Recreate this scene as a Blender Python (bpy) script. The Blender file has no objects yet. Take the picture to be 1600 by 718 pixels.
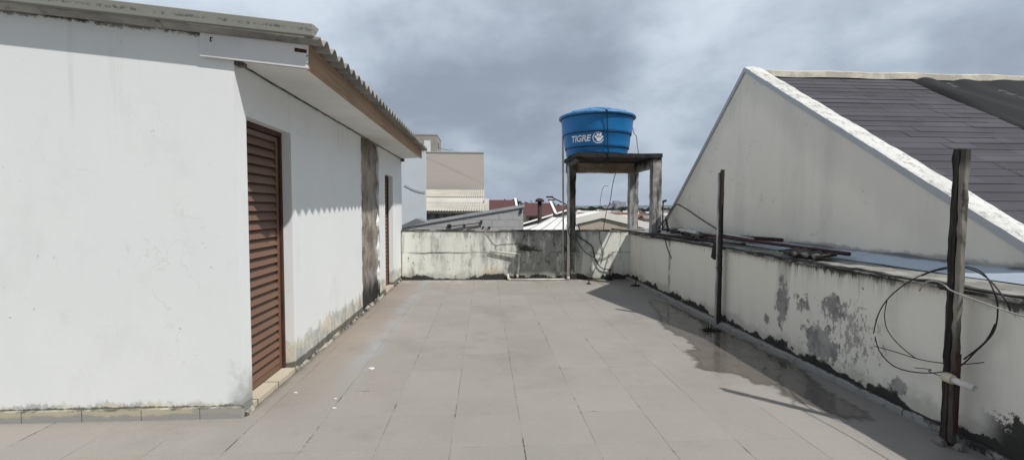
import bpy, bmesh, math, random
from mathutils import Vector, Matrix
random.seed(7)
R = math.radians
sc = bpy.context.scene
col = sc.collection

# ------------------------------------------------------------------ node helpers
class V:
    def __init__(s, nt, sock): s.nt, s.s = nt, sock
    def _m(s, op, o=None, clamp=False):
        n = s.nt.nodes.new('ShaderNodeMath'); n.operation = op; n.use_clamp = clamp
        s.nt.links.new(s.s, n.inputs[0])
        if o is not None: s._in(n.inputs[1], o)
        return V(s.nt, n.outputs[0])
    def _in(s, inp, o):
        if isinstance(o, V): s.nt.links.new(o.s, inp)
        else: inp.default_value = o
    def __add__(s, o): return s._m('ADD', o)
    __radd__ = __add__
    def __sub__(s, o): return s._m('SUBTRACT', o)
    def __rsub__(s, o): return s._m('MULTIPLY', -1.0)._m('ADD', o)
    def __mul__(s, o): return s._m('MULTIPLY', o)
    __rmul__ = __mul__
    def __truediv__(s, o): return s._m('DIVIDE', o)
    def abs(s): return s._m('ABSOLUTE')
    def frac(s): return s._m('FRACT')
    def floor(s): return s._m('FLOOR')
    def sqrt(s): return s._m('SQRT')
    def mx(s, o): return s._m('MAXIMUM', o)
    def mn(s, o): return s._m('MINIMUM', o)
    def sin(s): return s._m('SINE')
    def clamp(s): return s._m('ADD', 0.0, True)

class NT:
    def __init__(s, name):
        s.m = bpy.data.materials.new(name); s.m.use_nodes = True
        s.nt = s.m.node_tree; s.nt.nodes.clear()
        s.out = s.nt.nodes.new('ShaderNodeOutputMaterial')
        s.b = s.nt.nodes.new('ShaderNodeBsdfPrincipled')
        s.nt.links.new(s.b.outputs[0], s.out.inputs[0])
        g = s.nt.nodes.new('ShaderNodeNewGeometry')
        s.pos = g.outputs['Position']; s.nrm = g.outputs['Normal']
        sp = s.nt.nodes.new('ShaderNodeSeparateXYZ'); s.nt.links.new(s.pos, sp.inputs[0])
        s.x, s.y, s.z = (V(s.nt, sp.outputs[i]) for i in range(3))
    def vec(s, a, b, c):
        n = s.nt.nodes.new('ShaderNodeCombineXYZ')
        for i, o in enumerate((a, b, c)):
            if isinstance(o, V): s.nt.links.new(o.s, n.inputs[i])
            else: n.inputs[i].default_value = o
        return n.outputs[0]
    def noise(s, scale, detail=4, rough=.6, vec=None, dist=0.0, off=None):
        n = s.nt.nodes.new('ShaderNodeTexNoise')
        n.inputs['Scale'].default_value = scale; n.inputs['Detail'].default_value = detail
        n.inputs['Roughness'].default_value = rough; n.inputs['Distortion'].default_value = dist
        v = vec if vec is not None else s.pos
        if off is not None:
            a = s.nt.nodes.new('ShaderNodeVectorMath'); a.operation = 'ADD'; s.nt.links.new(v, a.inputs[0]); a.inputs[1].default_value = off; v = a.outputs[0]
        s.nt.links.new(v, n.inputs['Vector'])
        return V(s.nt, n.outputs['Fac'])
    def rand(s, vec):
        n = s.nt.nodes.new('ShaderNodeTexWhiteNoise'); n.noise_dimensions = '3D'
        s.nt.links.new(vec, n.inputs['Vector']); return V(s.nt, n.outputs['Value'])
    def smooth(s, x, a, b):
        n = s.nt.nodes.new('ShaderNodeMapRange'); n.interpolation_type = 'SMOOTHSTEP'
        s.nt.links.new(x.s, n.inputs[0])
        if a < b:
            n.inputs[1].default_value, n.inputs[2].default_value = a, b
            n.inputs[3].default_value, n.inputs[4].default_value = 0, 1
        else:
            n.inputs[1].default_value, n.inputs[2].default_value = b, a
            n.inputs[3].default_value, n.inputs[4].default_value = 1, 0
        return V(s.nt, n.outputs[0])
    def band(s, x, a, b, w): return s.smooth(x, a - w, a + w) * s.smooth(x, b + w, b - w)
    def blob(s, u, cu, ru, v, cv, rv):
        a = (u - cu) / ru; b = (v - cv) / rv
        return 1.0 - (a * a + b * b).sqrt()          # 1 at the centre, 0 at the rim
    def mix(s, f, a, b, mode='MIX'):
        n = s.nt.nodes.new('ShaderNodeMix'); n.data_type = 'RGBA'; n.blend_type = mode
        if isinstance(f, V): s.nt.links.new(f.s, n.inputs[0])
        else: n.inputs[0].default_value = f
        for o, i in ((a, 6), (b, 7)):
            if isinstance(o, tuple): n.inputs[i].default_value = (*o, 1)
            else: s.nt.links.new(o, n.inputs[i])
        return n.outputs[2]
    def bright(s, c, v):                               # colour times a value
        n = s.nt.nodes.new('ShaderNodeVectorMath'); n.operation = 'SCALE'
        if isinstance(c, tuple): n.inputs[0].default_value = c
        else: s.nt.links.new(c, n.inputs[0])
        s.nt.links.new(v.s, n.inputs['Scale']); return n.outputs[0]
    def fin(s, c, rough=.8, bump=None, strength=.3, dist=.01, metal=0.0, spec=.3):
        b = s.b
        if isinstance(c, tuple): b.inputs['Base Color'].default_value = (*c, 1)
        else: s.nt.links.new(c, b.inputs['Base Color'])
        if isinstance(rough, V): s.nt.links.new(rough.s, b.inputs['Roughness'])
        else: b.inputs['Roughness'].default_value = rough
        b.inputs['Metallic'].default_value = metal
        b.inputs['Specular IOR Level'].default_value = spec
        if bump is not None:
            n = s.nt.nodes.new('ShaderNodeBump'); n.inputs['Strength'].default_value = strength; n.inputs['Distance'].default_value = dist
            s.nt.links.new(bump.s, n.inputs['Height']); s.nt.links.new(n.outputs[0], b.inputs['Normal'])
        return s.m

M = {}
def plain(name, c, c2=None, scale=8, rough=.8, metal=0.0, spec=.3, bump=.2, dist=.004, stretch=None, lo=.35, hi=.7, fine=60):
    n = NT(name)
    v = None
    if stretch: v = n.vec(n.x * stretch[0], n.y * stretch[1], n.z * stretch[2])
    f = n.noise(scale, 6, .65, v)
    c2 = c2 or tuple(k * .7 for k in c)
    cc = n.mix(n.smooth(f, lo, hi), c, c2)
    M[name] = n.fin(cc, rough, n.noise(fine, 4, .7, v) + f, bump, dist, metal, spec)
    return M[name]

# ------------------------------------------------------------------ materials of the terrace
def floor_colour(n, wet=False):
    u = (n.x + .22) / .4765; v = (n.y - 2.91) / .4765
    fu, fv = u.floor(), v.floor()
    t = n.rand(n.vec(fu, fv, 0.0))
    wob = n.noise(9, 3, .6)
    du = ((u.frac() - .5).abs() - .5).abs() * .4765
    dv = ((v.frac() - .5).abs() - .5).abs() * .4765
    brk = n.noise(1.7, 5, .7); brk2 = n.noise(2.3, 5, .7, off=(5, 3, 0))
    gu = n.smooth(du + wob * .003, .006, .002) * n.smooth(brk, .43, .60)
    gv = n.smooth(dv + wob * .003, .006, .002) * n.smooth(brk2, .54, .66)
    fu_ = n.smooth(du, .018, .0) * .06; fv_ = n.smooth(dv, .018, .0) * .06
    big = n.noise(.55, 5, .6); mid = n.noise(3.2, 6, .7); fine = n.noise(55, 3, .7)
    c = n.mix(n.smooth(big, .35, .65), (.325, .303, .276), (.297, .279, .257))
    c = n.mix(n.smooth(mid, .45, .75) * .5, c, (.345, .325, .295))
    c = n.mix(n.smooth(n.noise(1.3, 6, .7, off=(2, 9, 0)), .52, .72) * .4, c, (.25, .235, .215))
    c = n.bright(c, t * .08 + .96)
    # warmer, browner tiles along the house and some single tiles
    warm = n.smooth(n.x + n.noise(1.1, 4) * .8, -.5, -1.5) * n.smooth(n.y, 3.0, 5.5)
    c = n.mix((warm * .62).clamp(), c, (.275, .21, .165))
    t2 = n.rand(n.vec(fu, fv, 7.0))
    c = n.mix(n.smooth(t2, .99, .999) * n.smooth(n.noise(2.0, 4, off=(1, 1, 4)), .42, .65) * .5, c, (.37, .27, .20))
    # pale chalky run of thin paint parallel to the house
    st = n.band(n.x + (n.noise(1.6, 4, off=(7, 0, 0)) - .5) * .35, -1.32, -1.10, .10) * n.smooth(n.noise(2.2, 5, .7), .30, .58) * n.smooth(n.y, 3.2, 5.0)
    c = n.mix((st * .62).clamp(), c, (.335, .355, .375))
    # pale limescale at the far parapet and white paint drips
    lime = n.smooth(n.y + n.noise(2.5, 4) * .7, 9.6, 10.2) * n.smooth(n.noise(7, 5, .7), .45, .62)
    c = n.mix((lime * .6).clamp(), c, (.55, .55, .53))
    dr = n.smooth(n.noise(38, 3, .6, off=(3, 3, 3)), .735, .755) * n.smooth(n.x, .1, -.9)
    c = n.mix(dr, c, (.72, .73, .72))
    crk = (n.smooth(du, .007, .003) * n.smooth(n.noise(2.6, 5, .75, off=(11, 4, 0)), .56, .62)).mx(n.smooth(dv, .008, .003) * n.smooth(n.noise(2.2, 5, .75, off=(4, 8, 0)), 0.60, .66))
    c = n.mix((fu_ + fv_).clamp(), c, (.20, .185, .17))
    c = n.mix(((gu * .5) + (gv * .42) + crk * .9).clamp(), c, (.10, .09, .08))
    # black grime against the walls
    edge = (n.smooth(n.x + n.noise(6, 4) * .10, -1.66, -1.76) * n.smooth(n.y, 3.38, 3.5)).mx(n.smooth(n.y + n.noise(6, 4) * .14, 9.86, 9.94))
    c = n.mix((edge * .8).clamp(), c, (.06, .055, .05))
    # damp, cooler band in front of the low kerb
    damp = n.smooth(n.x + n.noise(1.5, 5, .7) * .7 - n.smooth(n.y, 4.5, 8.0) * .1, 2.75, 3.15)
    c = n.mix((damp * .5).clamp(), c, (.19, .185, .185))
    grit = n.noise(240, 2, .6)
    blot = n.noise(.9, 7, .72, off=(6, 1, 0))
    c = n.mix(n.smooth(blot, .50, .70) * .38, c, (.20, .185, .165))
    c = n.mix(n.smooth(n.noise(2.4, 7, .75, off=(0, 6, 0)), .60, .72) * .35, c, (.385, .365, .335))
    c = n.bright(c, fine * .26 + .83)
    c = n.mix(n.smooth(grit, .62, .75) * .35, c, (.15, .14, .125))
    return c, damp, mid, fine, gu

n = NT('floor_paint')
c, damp, mid, fine, gu = floor_colour(n)
M['floor'] = n.fin(c, (0.74 - damp * .22 - mid * .16), fine * .6 + mid * .8 - gu * 2.5 + n.noise(240, 2) * .4, .35, .006, spec=.35)
n = NT('wet_floor')
c, damp, mid, fine, gu = floor_colour(n, True)
c = n.mix(.72, c, (.075, .06, .048)); c = n.bright(c, n.noise(4, 4) * .6 + .62)
M['wet'] = n.fin(c, n.smooth(n.noise(5, 5, .65), .42, .72) * .30 + .06, n.noise(3, 2), .02, .002, spec=.5)
a_ = n.nt.nodes.new('ShaderNodeAttribute'); a_.attribute_name = 'wet'
wa = V(n.nt, a_.outputs['Fac']); fa = n.smooth(wa + (n.noise(14, 5, .7) - .5) * .9, .05, 1.0)
tr_ = n.nt.nodes.new('ShaderNodeBsdfTransparent'); mx2 = n.nt.nodes.new('ShaderNodeMixShader')
n.nt.links.new(fa.s, mx2.inputs[0]); n.nt.links.new(tr_.outputs[0], mx2.inputs[1]); n.nt.links.new(n.b.outputs[0], mx2.inputs[2]); n.nt.links.new(mx2.outputs[0], n.out.inputs[0])

# far parapet: pale green-white paint, black streaks, mould at the foot
n = NT('parapet_far_paint')
base = n.mix(n.noise(1.2, 5, .6), (.77, .79, .735), (.69, .705, .65))
strk = n.noise(1.0, 7, .72, n.vec(n.x * 5.5, n.y, n.z * .7))
blot = n.noise(4.2, 8, .78, n.vec(n.x * 1.3, n.y, n.z * .42))
gl = n.smooth(n.x, -.4, .5) * .5 + n.smooth(n.x, .4, 1.0) * .35 - n.smooth(n.x, 2.0, 2.2) * .8
m1 = n.smooth(strk * .5 + blot * .5 + gl * .13, .485, .63)
m1b = n.band(n.x + n.noise(3, 4) * .25, -1.02, -.72, .08) * .7
c = n.mix(((m1 * .76) + m1b * n.smooth(blot, .35, .6) * .55).clamp(), base, (.20, .205, .19))
spots = n.smooth(n.noise(8, 8, .8, n.vec(n.x * 1.2, n.y, n.z * .45), off=(3, 0, 1)) + gl * .07, .585, .645)
c = n.mix((spots * .85).clamp(), c, (.06, .06, .055))
topd = n.smooth(n.z - n.noise(1.0, 7, .78, n.vec(n.x * 11, n.y, n.z * .5)) * .85, .50, .62) * n.smooth(n.noise(1.8, 4, .6, off=(2, 0, 0)) + gl * .2, .42, .6)
c = n.mix((topd * .72).clamp(), c, (.17, .17, .16))
crack = n.smooth((n.z - .59 + (n.noise(5, 4) - .5) * .07).abs(), .012, .003) * n.smooth(n.noise(2.2, 4, off=(1, 5, 2)), .45, .58)
c = n.mix((crack * .85).clamp(), c, (.07, .07, .065))
stainA = n.smooth(n.blob(n.x, .90, .42, n.z, .70, .17) + (n.noise(6, 6, .75) - .5) * 1.6, .45, .85)
c = n.mix((stainA * .85).clamp(), c, (.055, .05, .045))
leg = n.smooth(n.blob(n.x, 1.86, .20, n.z, .35, .75) + (n.noise(5, 6, .75) - .5) * 1.5, .30, .75)
c = n.mix((leg * .85).clamp(), c, (.07, .065, .06))
yel = n.smooth(n.blob(n.x, .15, .35, n.z, .17, .17) + (n.noise(5, 4) - .5) * .8, .1, .6)
c = n.mix((yel * .5).clamp(), c, (.62, .50, .33))
fm = n.smooth(n.noise(1.9, 4, .6, off=(6, 3, 3)), .36, .60) * .75 + .25
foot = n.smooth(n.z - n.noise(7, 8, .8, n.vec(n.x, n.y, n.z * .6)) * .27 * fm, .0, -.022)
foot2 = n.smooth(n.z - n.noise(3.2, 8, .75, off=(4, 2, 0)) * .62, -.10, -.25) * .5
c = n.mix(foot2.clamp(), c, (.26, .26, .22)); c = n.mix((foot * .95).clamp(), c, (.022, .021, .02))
M['wall_far'] = n.fin(c, .85, n.noise(40, 4, .7) + n.noise(3, 5) * 2, .25, .006)

# side parapet: cream paint, drips under the ledge, peeled grey patches
n = NT('parapet_side_paint')
base = n.mix(n.noise(.9, 5, .6), (.83, .79, .695), (.75, .715, .63))
base = n.mix(n.smooth(n.noise(1.0, 6, .7, n.vec(n.x, n.y * 3, n.z * .5)), .45, .75) * .3, base, (.50, .49, .44))
zone = n.band(n.y, 3.3, 4.75, .3)
dripn = n.noise(1.0, 6, .72, n.vec(n.x, n.y * 16, n.z * .25))
drip = n.smooth(n.z - dripn * .95, .36, .60) * zone
c = n.mix((drip * .55).clamp(), base, (.26, .25, .22))
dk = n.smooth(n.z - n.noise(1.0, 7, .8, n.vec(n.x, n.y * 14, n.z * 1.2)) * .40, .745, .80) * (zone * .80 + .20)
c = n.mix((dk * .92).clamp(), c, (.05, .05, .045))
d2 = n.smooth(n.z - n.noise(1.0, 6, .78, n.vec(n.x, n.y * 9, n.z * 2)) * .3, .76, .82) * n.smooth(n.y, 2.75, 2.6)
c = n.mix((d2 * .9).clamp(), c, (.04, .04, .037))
pn = n.noise(6.5, 8, .72)
pn2 = n.noise(17, 7, .78, n.vec(n.x, n.y, n.z * .55))
def peel(cy, cz, ry, rz, k=1.9): return n.smooth(n.blob(n.y, cy, ry, n.z, cz, rz) + (pn - .5) * k + (pn2 - .5) * 2.6, .30, .42)
p = peel(4.70, .55, .13, .34)
for a in ((4.12, .27, .34, .24), (3.99, .66, .17, .18), (3.30, .17, .10, .10), (4.38, .60, .14, .12, 2.6), (4.95, .30, .1, .1, 2.4)): p = p.mx(peel(*a))
p = p.mx(n.smooth(n.blob(n.y, 3.72, .36, n.z, .46, .42) + (pn2 - .5) * 4.2, .62, .80) * .8)
pc = n.mix(n.smooth(n.noise(5, 6, .7), .4, .62), (.34, .335, .32), (.16, .155, .15))
c = n.mix((p * .92).clamp(), c, pc)
spk = n.smooth(n.noise(16, 5, .7, off=(0, 3, 1)), .69, .72) * n.band(n.y, 3.4, 4.9, .25)
c = n.mix((spk * .85).clamp(), c, (.06, .058, .055))
vs = n.band(n.y, 4.60, 4.78, .06) * n.smooth(n.z - n.noise(4, 4) * .4, .1, .5) * .45
c = n.mix(vs.clamp(), c, (.27, .26, .24))
seam = n.smooth((n.y - 7.72 + (n.noise(4, 4) - .5) * .10).abs(), .07, .015) * n.smooth(n.noise(7, 5, .7), .33, .6)
c = n.mix((seam * .75).clamp(), c, (.20, .18, .16))
foot2 = n.smooth(n.z - n.noise(2.6, 7, .75, off=(4, 2, 0)) * .5, -.02, -.14) * .45
fm = n.smooth(n.noise(1.6, 4, .6, off=(3, 3, 3)), .36, .60) * .75 + .25
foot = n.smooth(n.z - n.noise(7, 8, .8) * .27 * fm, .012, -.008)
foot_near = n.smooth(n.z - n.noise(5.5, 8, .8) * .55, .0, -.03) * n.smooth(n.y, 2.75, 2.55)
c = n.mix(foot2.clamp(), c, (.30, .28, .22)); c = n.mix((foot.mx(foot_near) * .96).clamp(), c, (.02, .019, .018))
M['wall_side'] = n.fin(c, .85, n.noise(40, 4, .7) + n.noise(3, 5) * 2 - p * 3 + p * n.noise(30, 4, .7) * 2, .5, .008)

# house: white paint, dirty at the foot and below the roof
n = NT('house_white_paint')
base = n.mix(n.noise(.8, 5, .6), (.815, .84, .845), (.765, .795, .80))
base = n.mix(n.smooth(n.noise(2.2, 7, .7, n.vec(n.x, n.y, n.z * .6)), .50, .75) * .28, base, (.60, .62, .61))
stk = n.noise(1.0, 6, .7, n.vec(n.x * 8, n.y * 8, n.z * .35))
c = n.mix(n.smooth(stk, .55, .75) * n.smooth(n.z, 1.6, 2.7) * .30, base, (.42, .43, .42))
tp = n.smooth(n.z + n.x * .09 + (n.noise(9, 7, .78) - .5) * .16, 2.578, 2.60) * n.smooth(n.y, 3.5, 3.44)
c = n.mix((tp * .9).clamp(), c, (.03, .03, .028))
spk = n.smooth(n.noise(15, 4, .7), .70, .73)
c = n.mix((spk * .7).clamp(), c, (.20, .20, .19))
scr = n.smooth(n.noise(4, 6, .8, n.vec(n.x * 2.5, n.y * 2.5, n.z * .8), off=(0, 0, 3)), .665, .70)
c = n.mix((scr * .30).clamp(), c, (.38, .38, .36))
hl1 = n.smooth((n.noise(1.3, 5, .6, off=(4, 4, 0)) - .5).abs(), .006, .0015) * n.smooth(n.noise(2.0, 3, off=(9, 0, 2)), .54, .62)
c = n.mix((hl1 * .16).clamp(), c, (.36, .36, .35))
pt = n.smooth(n.noise(1.1, 3, .5, off=(0, 8, 5)), .56, .60) * .22
c = n.mix(pt, c, (.84, .86, .865))
side = n.smooth(n.y, 3.46, 3.6)
fw = n.noise(4.5, 7, .75, n.vec(n.x, n.y, n.z * .35))
f1 = n.smooth(n.z - n.noise(9, 8, .8, n.vec(n.x, n.y, n.z * .6)) * .10, .048, .036); fw2 = n.noise(7.0, 8, .8, n.vec(n.x, n.y, n.z * .5))
f2 = n.smooth(n.z - fw2 * (side * .34 + .24), .01, -.02) * n.smooth(n.noise(2.6, 5, .7, off=(2, 2, 2)) + side * .15, .36, .52)
c = n.mix((f2 * .62).clamp(), c, n.mix(n.smooth(n.noise(5, 4), .42, .58), (.58, .50, .34), (.26, .27, .25)))
sst = n.smooth(n.noise(1.0, 7, .75, n.vec(0.0, n.y * 12, n.z * 1.4)) - n.z * .42, .44, .58) * side * n.smooth(n.y, 4.3, 4.5)
c = n.mix((sst * .7).clamp(), c, (.17, .165, .145))
c = n.mix((f1 * .8).clamp(), c, (.06, .065, .05))
cor = n.smooth(n.z - n.noise(4, 6, .7) * .7, .05, -.2) * n.band(n.y, 3.40, 3.60, .03) * n.smooth(n.x, -1.93, -1.83) * .6
c = n.mix(cor.clamp(), c, (.33, .34, .33))
M['house'] = n.fin(c, .75, n.noise(45, 4, .7) * .8 + n.noise(1.8, 3, .5) * 2 + n.noise(9, 3, .6, n.vec(n.x * 1.0, n.y * 1.0, n.z * 2.2)) * .5, .15, .006)

n = NT('bare_cement')
f = n.noise(2.2, 8, .72); g = n.noise(1.0, 6, .7, n.vec(n.x, n.y * 5, n.z * .8))
c = n.mix(n.smooth(f, .36, .62), (.40, .36, .31), (.20, .17, .145))
c = n.mix(n.smooth(g, .5, .68) * .7, c, (.48, .47, .44))
c = n.mix(n.smooth(n.z + n.noise(3, 5) * .5, .95, .35) * .8, c, (.35, .36, .35))
c = n.mix((n.smooth(n.z - n.noise(3.0, 6, .7, n.vec(n.x, n.y * 2, n.z * .6)) * .9, .15, -.25) * .95).clamp(), c, (.02, .018, .016))
c = n.mix((n.smooth(n.z, 2.3, 2.6) * .7).clamp(), c, (.13, .10, .085))
M['cement'] = n.fin(c, .95, n.noise(14, 7, .75), .8, .03)

n = NT('concrete_stand')
f = n.noise(3.0, 8, .72); g = n.noise(1.0, 6, .7, n.vec(n.x * 7, n.y * 7, n.z * .8))
c = n.mix(n.smooth(f, .38, .62), (.42, .415, .405), (.25, .245, .238))
c = n.mix((n.smooth(g, .48, .62) * .85).clamp(), c, (.05, .046, .042))
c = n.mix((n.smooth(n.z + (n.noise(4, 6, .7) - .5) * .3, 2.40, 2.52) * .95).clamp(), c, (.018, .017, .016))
M['stand'] = n.fin(c, .92, n.noise(25, 6, .75), .5, .01)
n = NT('concrete_leg_black')
f = n.noise(3.0, 8, .72, n.vec(n.x * 2, n.y * 2, n.z * .7))
c = n.mix(n.smooth(f, .38, .60), (.20, .185, .165), (.035, .032, .03))
M['leg_black'] = n.fin(c, .92, n.noise(25, 6, .75), .6, .012)
n = NT('beam_plaster')
f = n.noise(2.6, 8, .75, n.vec(n.x, n.y, n.z * 2.2))
c = n.mix(n.smooth(f, .34, .56), (.40, .33, .25), (.24, .19, .145))
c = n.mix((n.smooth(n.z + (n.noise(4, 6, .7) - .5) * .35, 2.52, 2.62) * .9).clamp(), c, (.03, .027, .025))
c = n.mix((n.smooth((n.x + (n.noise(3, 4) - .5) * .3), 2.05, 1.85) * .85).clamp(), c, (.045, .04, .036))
M['beam'] = n.fin(c, .92, n.noise(25, 6, .75), .5, .01)

n = NT('tank_blue')
f = n.noise(3.0, 6, .65); stk = n.noise(1.0, 5, .7, n.vec(n.x * 9, n.y * 9, n.z * .7))
c = n.mix(n.smooth(f, .35, .7), (.006, .148, .40), (.009, .175, .45))
c = n.mix(n.smooth(stk, .55, .75) * .25, c, (.06, .20, .42))
M['tank'] = n.fin(c, n.noise(6, 4) * .2 + .32, n.noise(9, 3), .05, .01, spec=.45)
plain('tank_lid', (.012, .16, .42), (.09, .25, .46), 4, .42, spec=.45, bump=.05)
plain('tank_shade_blue', (.004, .035, .12), None, 4, .6)  # dark blue stands in for the shadow lines under the tank's steps
plain('logo_white', (.80, .82, .82), (.70, .73, .75), 9, .5, bump=.02)

# louvre doors
n = NT('door_brown_paint')
c = n.mix(n.noise(3, 5, .6), (.185, .107, .070), (.150, .084, .056))
c = n.mix(n.smooth(n.noise(9, 6, .7), .55, .75) * .35, c, (.28, .165, .11))
M['door'] = n.fin(c, .5, n.noise(30, 4), .08, .004, spec=.35)
plain('door_frame', (.075, .034, .025), (.045, .02, .016), 7, .6)
plain('door_dark', (.012, .007, .005), None, 6, .9)
n = NT('threshold_tile')
tl = n.smooth((((n.y - 3.64) / .36).frac() - .5).abs(), .47, .49)
c = n.mix(n.noise(4, 5), (.60, .54, .43), (.48, .43, .34)); c = n.mix(n.smooth(n.noise(9, 6, .7), .55, .7) * .5, c, (.25, .23, .19)); c = n.mix(tl, c, (.1, .09, .08))
M['threshold'] = n.fin(c, .5, n.noise(30), .1, .004)
n = NT('plinth_tile')
tl = n.smooth((((n.x + 2.08) / .41).frac() - .5).abs(), .490, .496)
c = n.mix(n.noise(5, 5), (.52, .47, .35), (.42, .39, .31))
gry = n.smooth(n.z + (n.noise(7, 6, .7) - .5) * .10 - n.smooth(n.x, -2.2, -2.1) * .0, .058, .036).mx(n.smooth(n.x + n.noise(6, 5) * .06, -2.12, -2.09) * .8)
c = n.mix((gry * .9).clamp(), c, (.30, .30, .29)); c = n.mix(tl, c, (.12, .115, .10))
c = n.mix((n.smooth(n.z + (n.noise(8, 6, .7) - .5) * .06, .072, .088) * .85).clamp(), c, (.06, .065, .045))
M['plinth'] = n.fin(c, .7, n.noise(30, 5), .25, .006)
n = NT('plinth_side_mortar')
c = n.mix(n.smooth(n.noise(7, 7, .75), .42, .58), (.40, .38, .33), (.05, .047, .043))
M['mortar'] = n.fin(c, .95, n.noise(18, 6, .75), .7, .02)

# roofs, boards
n = NT('fibre_cement_roof')
f = n.noise(1.6, 8, .72); c = n.mix(n.smooth(f, .35, .65), (.36, .35, .33), (.20, .195, .185))
c = n.mix((n.smooth(n.noise(9, 6, .75), .56, .68) * .7).clamp(), c, (.06, .058, .053))
M['fibre'] = n.fin(c, .9, n.noise(40, 5), .3, .006)
n = NT('verge_metal')
f = n.noise(1.0, 5, .6, n.vec(n.x * 1.6, n.y * 2, n.z * 3))
zz = n.z + n.x * .09 - 2.618
c = n.mix(f, (.30, .305, .27), (.235, .24, .215))
lines = n.smooth((zz - .052 + (n.noise(2.2, 3, .5, n.vec(n.x, 0.0, 0.0)) - .5) * .02).abs(), .015, .004) * n.smooth(n.noise(1.0, 3, .6, n.vec(n.x * 5, 2.0, 0.0)), .40, .52)
brk = n.smooth(n.noise(1.0, 4, .7, n.vec(n.x * 30, 0.0, n.z * 18)), .44, .56)
c = n.mix((lines * brk * .75).clamp(), c, (.065, .07, .06))
c = n.mix((n.smooth(zz, .024, .012) * .35).clamp(), c, (.11, .11, .095))
M['verge'] = n.fin(c, .55, n.noise(20), .1, .004, spec=.4)
n = NT('eave_timber')
f = n.noise(1.0, 6, .65, n.vec(n.x * 30, n.y * 1.3, n.z * 26)); k = n.noise(6, 2, .5, n.vec(n.x, n.y * .55, n.z * 1.4))
c = n.mix(n.smooth(f, .3, .7), (.40, .27, .17), (.29, .185, .115))
c = n.mix((n.smooth(k, .70, .74) * .7).clamp(), c, (.12, .06, .035))
c = n.mix(n.smooth(n.noise(1.2, 5), .5, .7) * .35, c, (.22, .15, .105))
M['timber'] = n.fin(c, .8, f, .15, .004)
plain('white_board', (.76, .76, .78), (.68, .69, .71), 2.0, .55, bump=.03)
plain('soffit_white', (.74, .745, .735), (.66, .67, .65), 1.6, .7, bump=.04)
plain('dark_trim', (.20, .18, .16), (.03, .027, .025), 5, .9)
plain('verge_shade_black', (.012, .012, .012), None, 5, .95)
plain('black_mark', (.02, .02, .02), None, 5, .8)
plain('rust_mark', (.10, .035, .02), (.035, .014, .01), 14, .9)

# neighbour's gable
n = NT('gable_plaster')
base = n.mix(n.noise(.7, 6, .6), (.84, .79, .69), (.77, .72, .63))
vst = n.noise(1.0, 6, .65, n.vec(n.x, n.y * 2.0, n.z * .28))
c = n.mix(n.smooth(vst, .46, .74) * .38, base, (.50, .475, .43))
c = n.mix(n.smooth(n.noise(1.6, 7, .7), .56, .74) * .4, c, (.64, .62, .57))
rk = (n.y - 6.47).abs() * .72 + n.z - 3.59                     # near the rake: dark run-off
c = n.mix(n.smooth(rk + n.noise(2, 5, .6, n.vec(0.0, n.y * 2, n.z * .4)) * .6, -.30, .15) * .22, c, (.30, .30, .29))
hl1 = n.smooth((n.noise(.9, 6, .62, off=(2, 7, 0)) - .5).abs(), .005, .001) * n.smooth(n.noise(1.4, 3, off=(5, 1, 2)), .5, .6)
c = n.mix((hl1 * .45).clamp(), c, (.33, .32, .29))
c = n.mix(n.smooth(n.noise(14, 5, .7), .70, .73) * .5, c, (.3, .29, .27))
ft = n.smooth(n.z - n.noise(5, 6, .7) * .12, 1.13, 1.09)
c = n.mix((ft * .55).clamp(), c, (.16, .15, .14))
M['gable'] = n.fin(c, .88, n.noise(50, 5, .75) + n.noise(8, 4) * .5, .45, .008)
n = NT('rake_cap_paint')
c = n.mix(n.smooth(n.noise(3.5, 7, .75), .46, .66), (.66, .665, .65), (.50, .50, .48))
c = n.mix((n.smooth(n.noise(11, 8, .8), .52, .60) * .65).clamp(), c, (.20, .195, .18))
M['rake'] = n.fin(c, .85, n.noise(35, 5), .3, .006)
n = NT('drip_metal')
c = n.mix(n.noise(3, 6, .6, n.vec(n.x, n.y, n.z)), (.46, .48, .50), (.34, .36, .375))
M['drip'] = n.fin(c, .5, n.noise(20), .06, .004, metal=.2, spec=.4)
n = NT('shingle_roof')
s = (n.y * .842 + n.z * .54)                                     # run measured up the slope
row = (s + .02) / .145; rr = row.floor()
sh = n.rand(n.vec(rr, 3.0, 0.0))
uu = (n.x + sh * .9) / .92 ; cu = uu.floor()
t = n.rand(n.vec(rr, cu, 1.0)); t2 = n.rand(n.vec(rr, cu, 5.0))
ln = n.smooth(n.noise(3, 4), .3, .7) * .12
vl = n.smooth((uu.frac() - .5).abs(), .490, .497) * n.smooth(t2, .25, .45)
c = n.mix(n.noise(2.0, 5), (.095, .094, .108), (.072, .072, .084))
c = n.bright(c, t * .35 + .82)
c = n.mix(n.smooth(n.noise(120, 2, .6), .52, .75) * .35, c, (.11, .11, .12))
c = n.mix((ln * .85 + vl * .0).clamp(), c, (.012, .012, .015))
M['shingle'] = n.fin(c, .95, n.noise(140, 3), .3, .006, spec=.15)
n = NT('roof_membrane')
c = n.mix(n.noise(1.5, 5), (.0075, .009, .0115), (.005, .006, .0075))
M['membrane'] = n.fin(c, .75, n.noise(5, 5), .25, .02, spec=.25)
n = NT('ridge_mortar')
c = n.mix(n.smooth(n.noise(5, 6, .7), .4, .6), (.60, .56, .47), (.42, .40, .35))
M['ridge'] = n.fin(c, .9, n.noise(30), .3, .01)
n = NT('ledge_cement')
c = n.mix(n.smooth(n.noise(3, 7, .72), .38, .62), (.33, .325, .30), (.19, .185, .17))
c = n.mix((n.smooth(n.noise(9, 6, .75), .55, .66) * .7).clamp(), c, (.05, .048, .044))
c = n.mix((n.smooth(n.x + (n.noise(4, 6, .75) - .5) * .12, 3.225, 3.195) * .9).clamp(), c, (.035, .033, .03))
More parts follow.
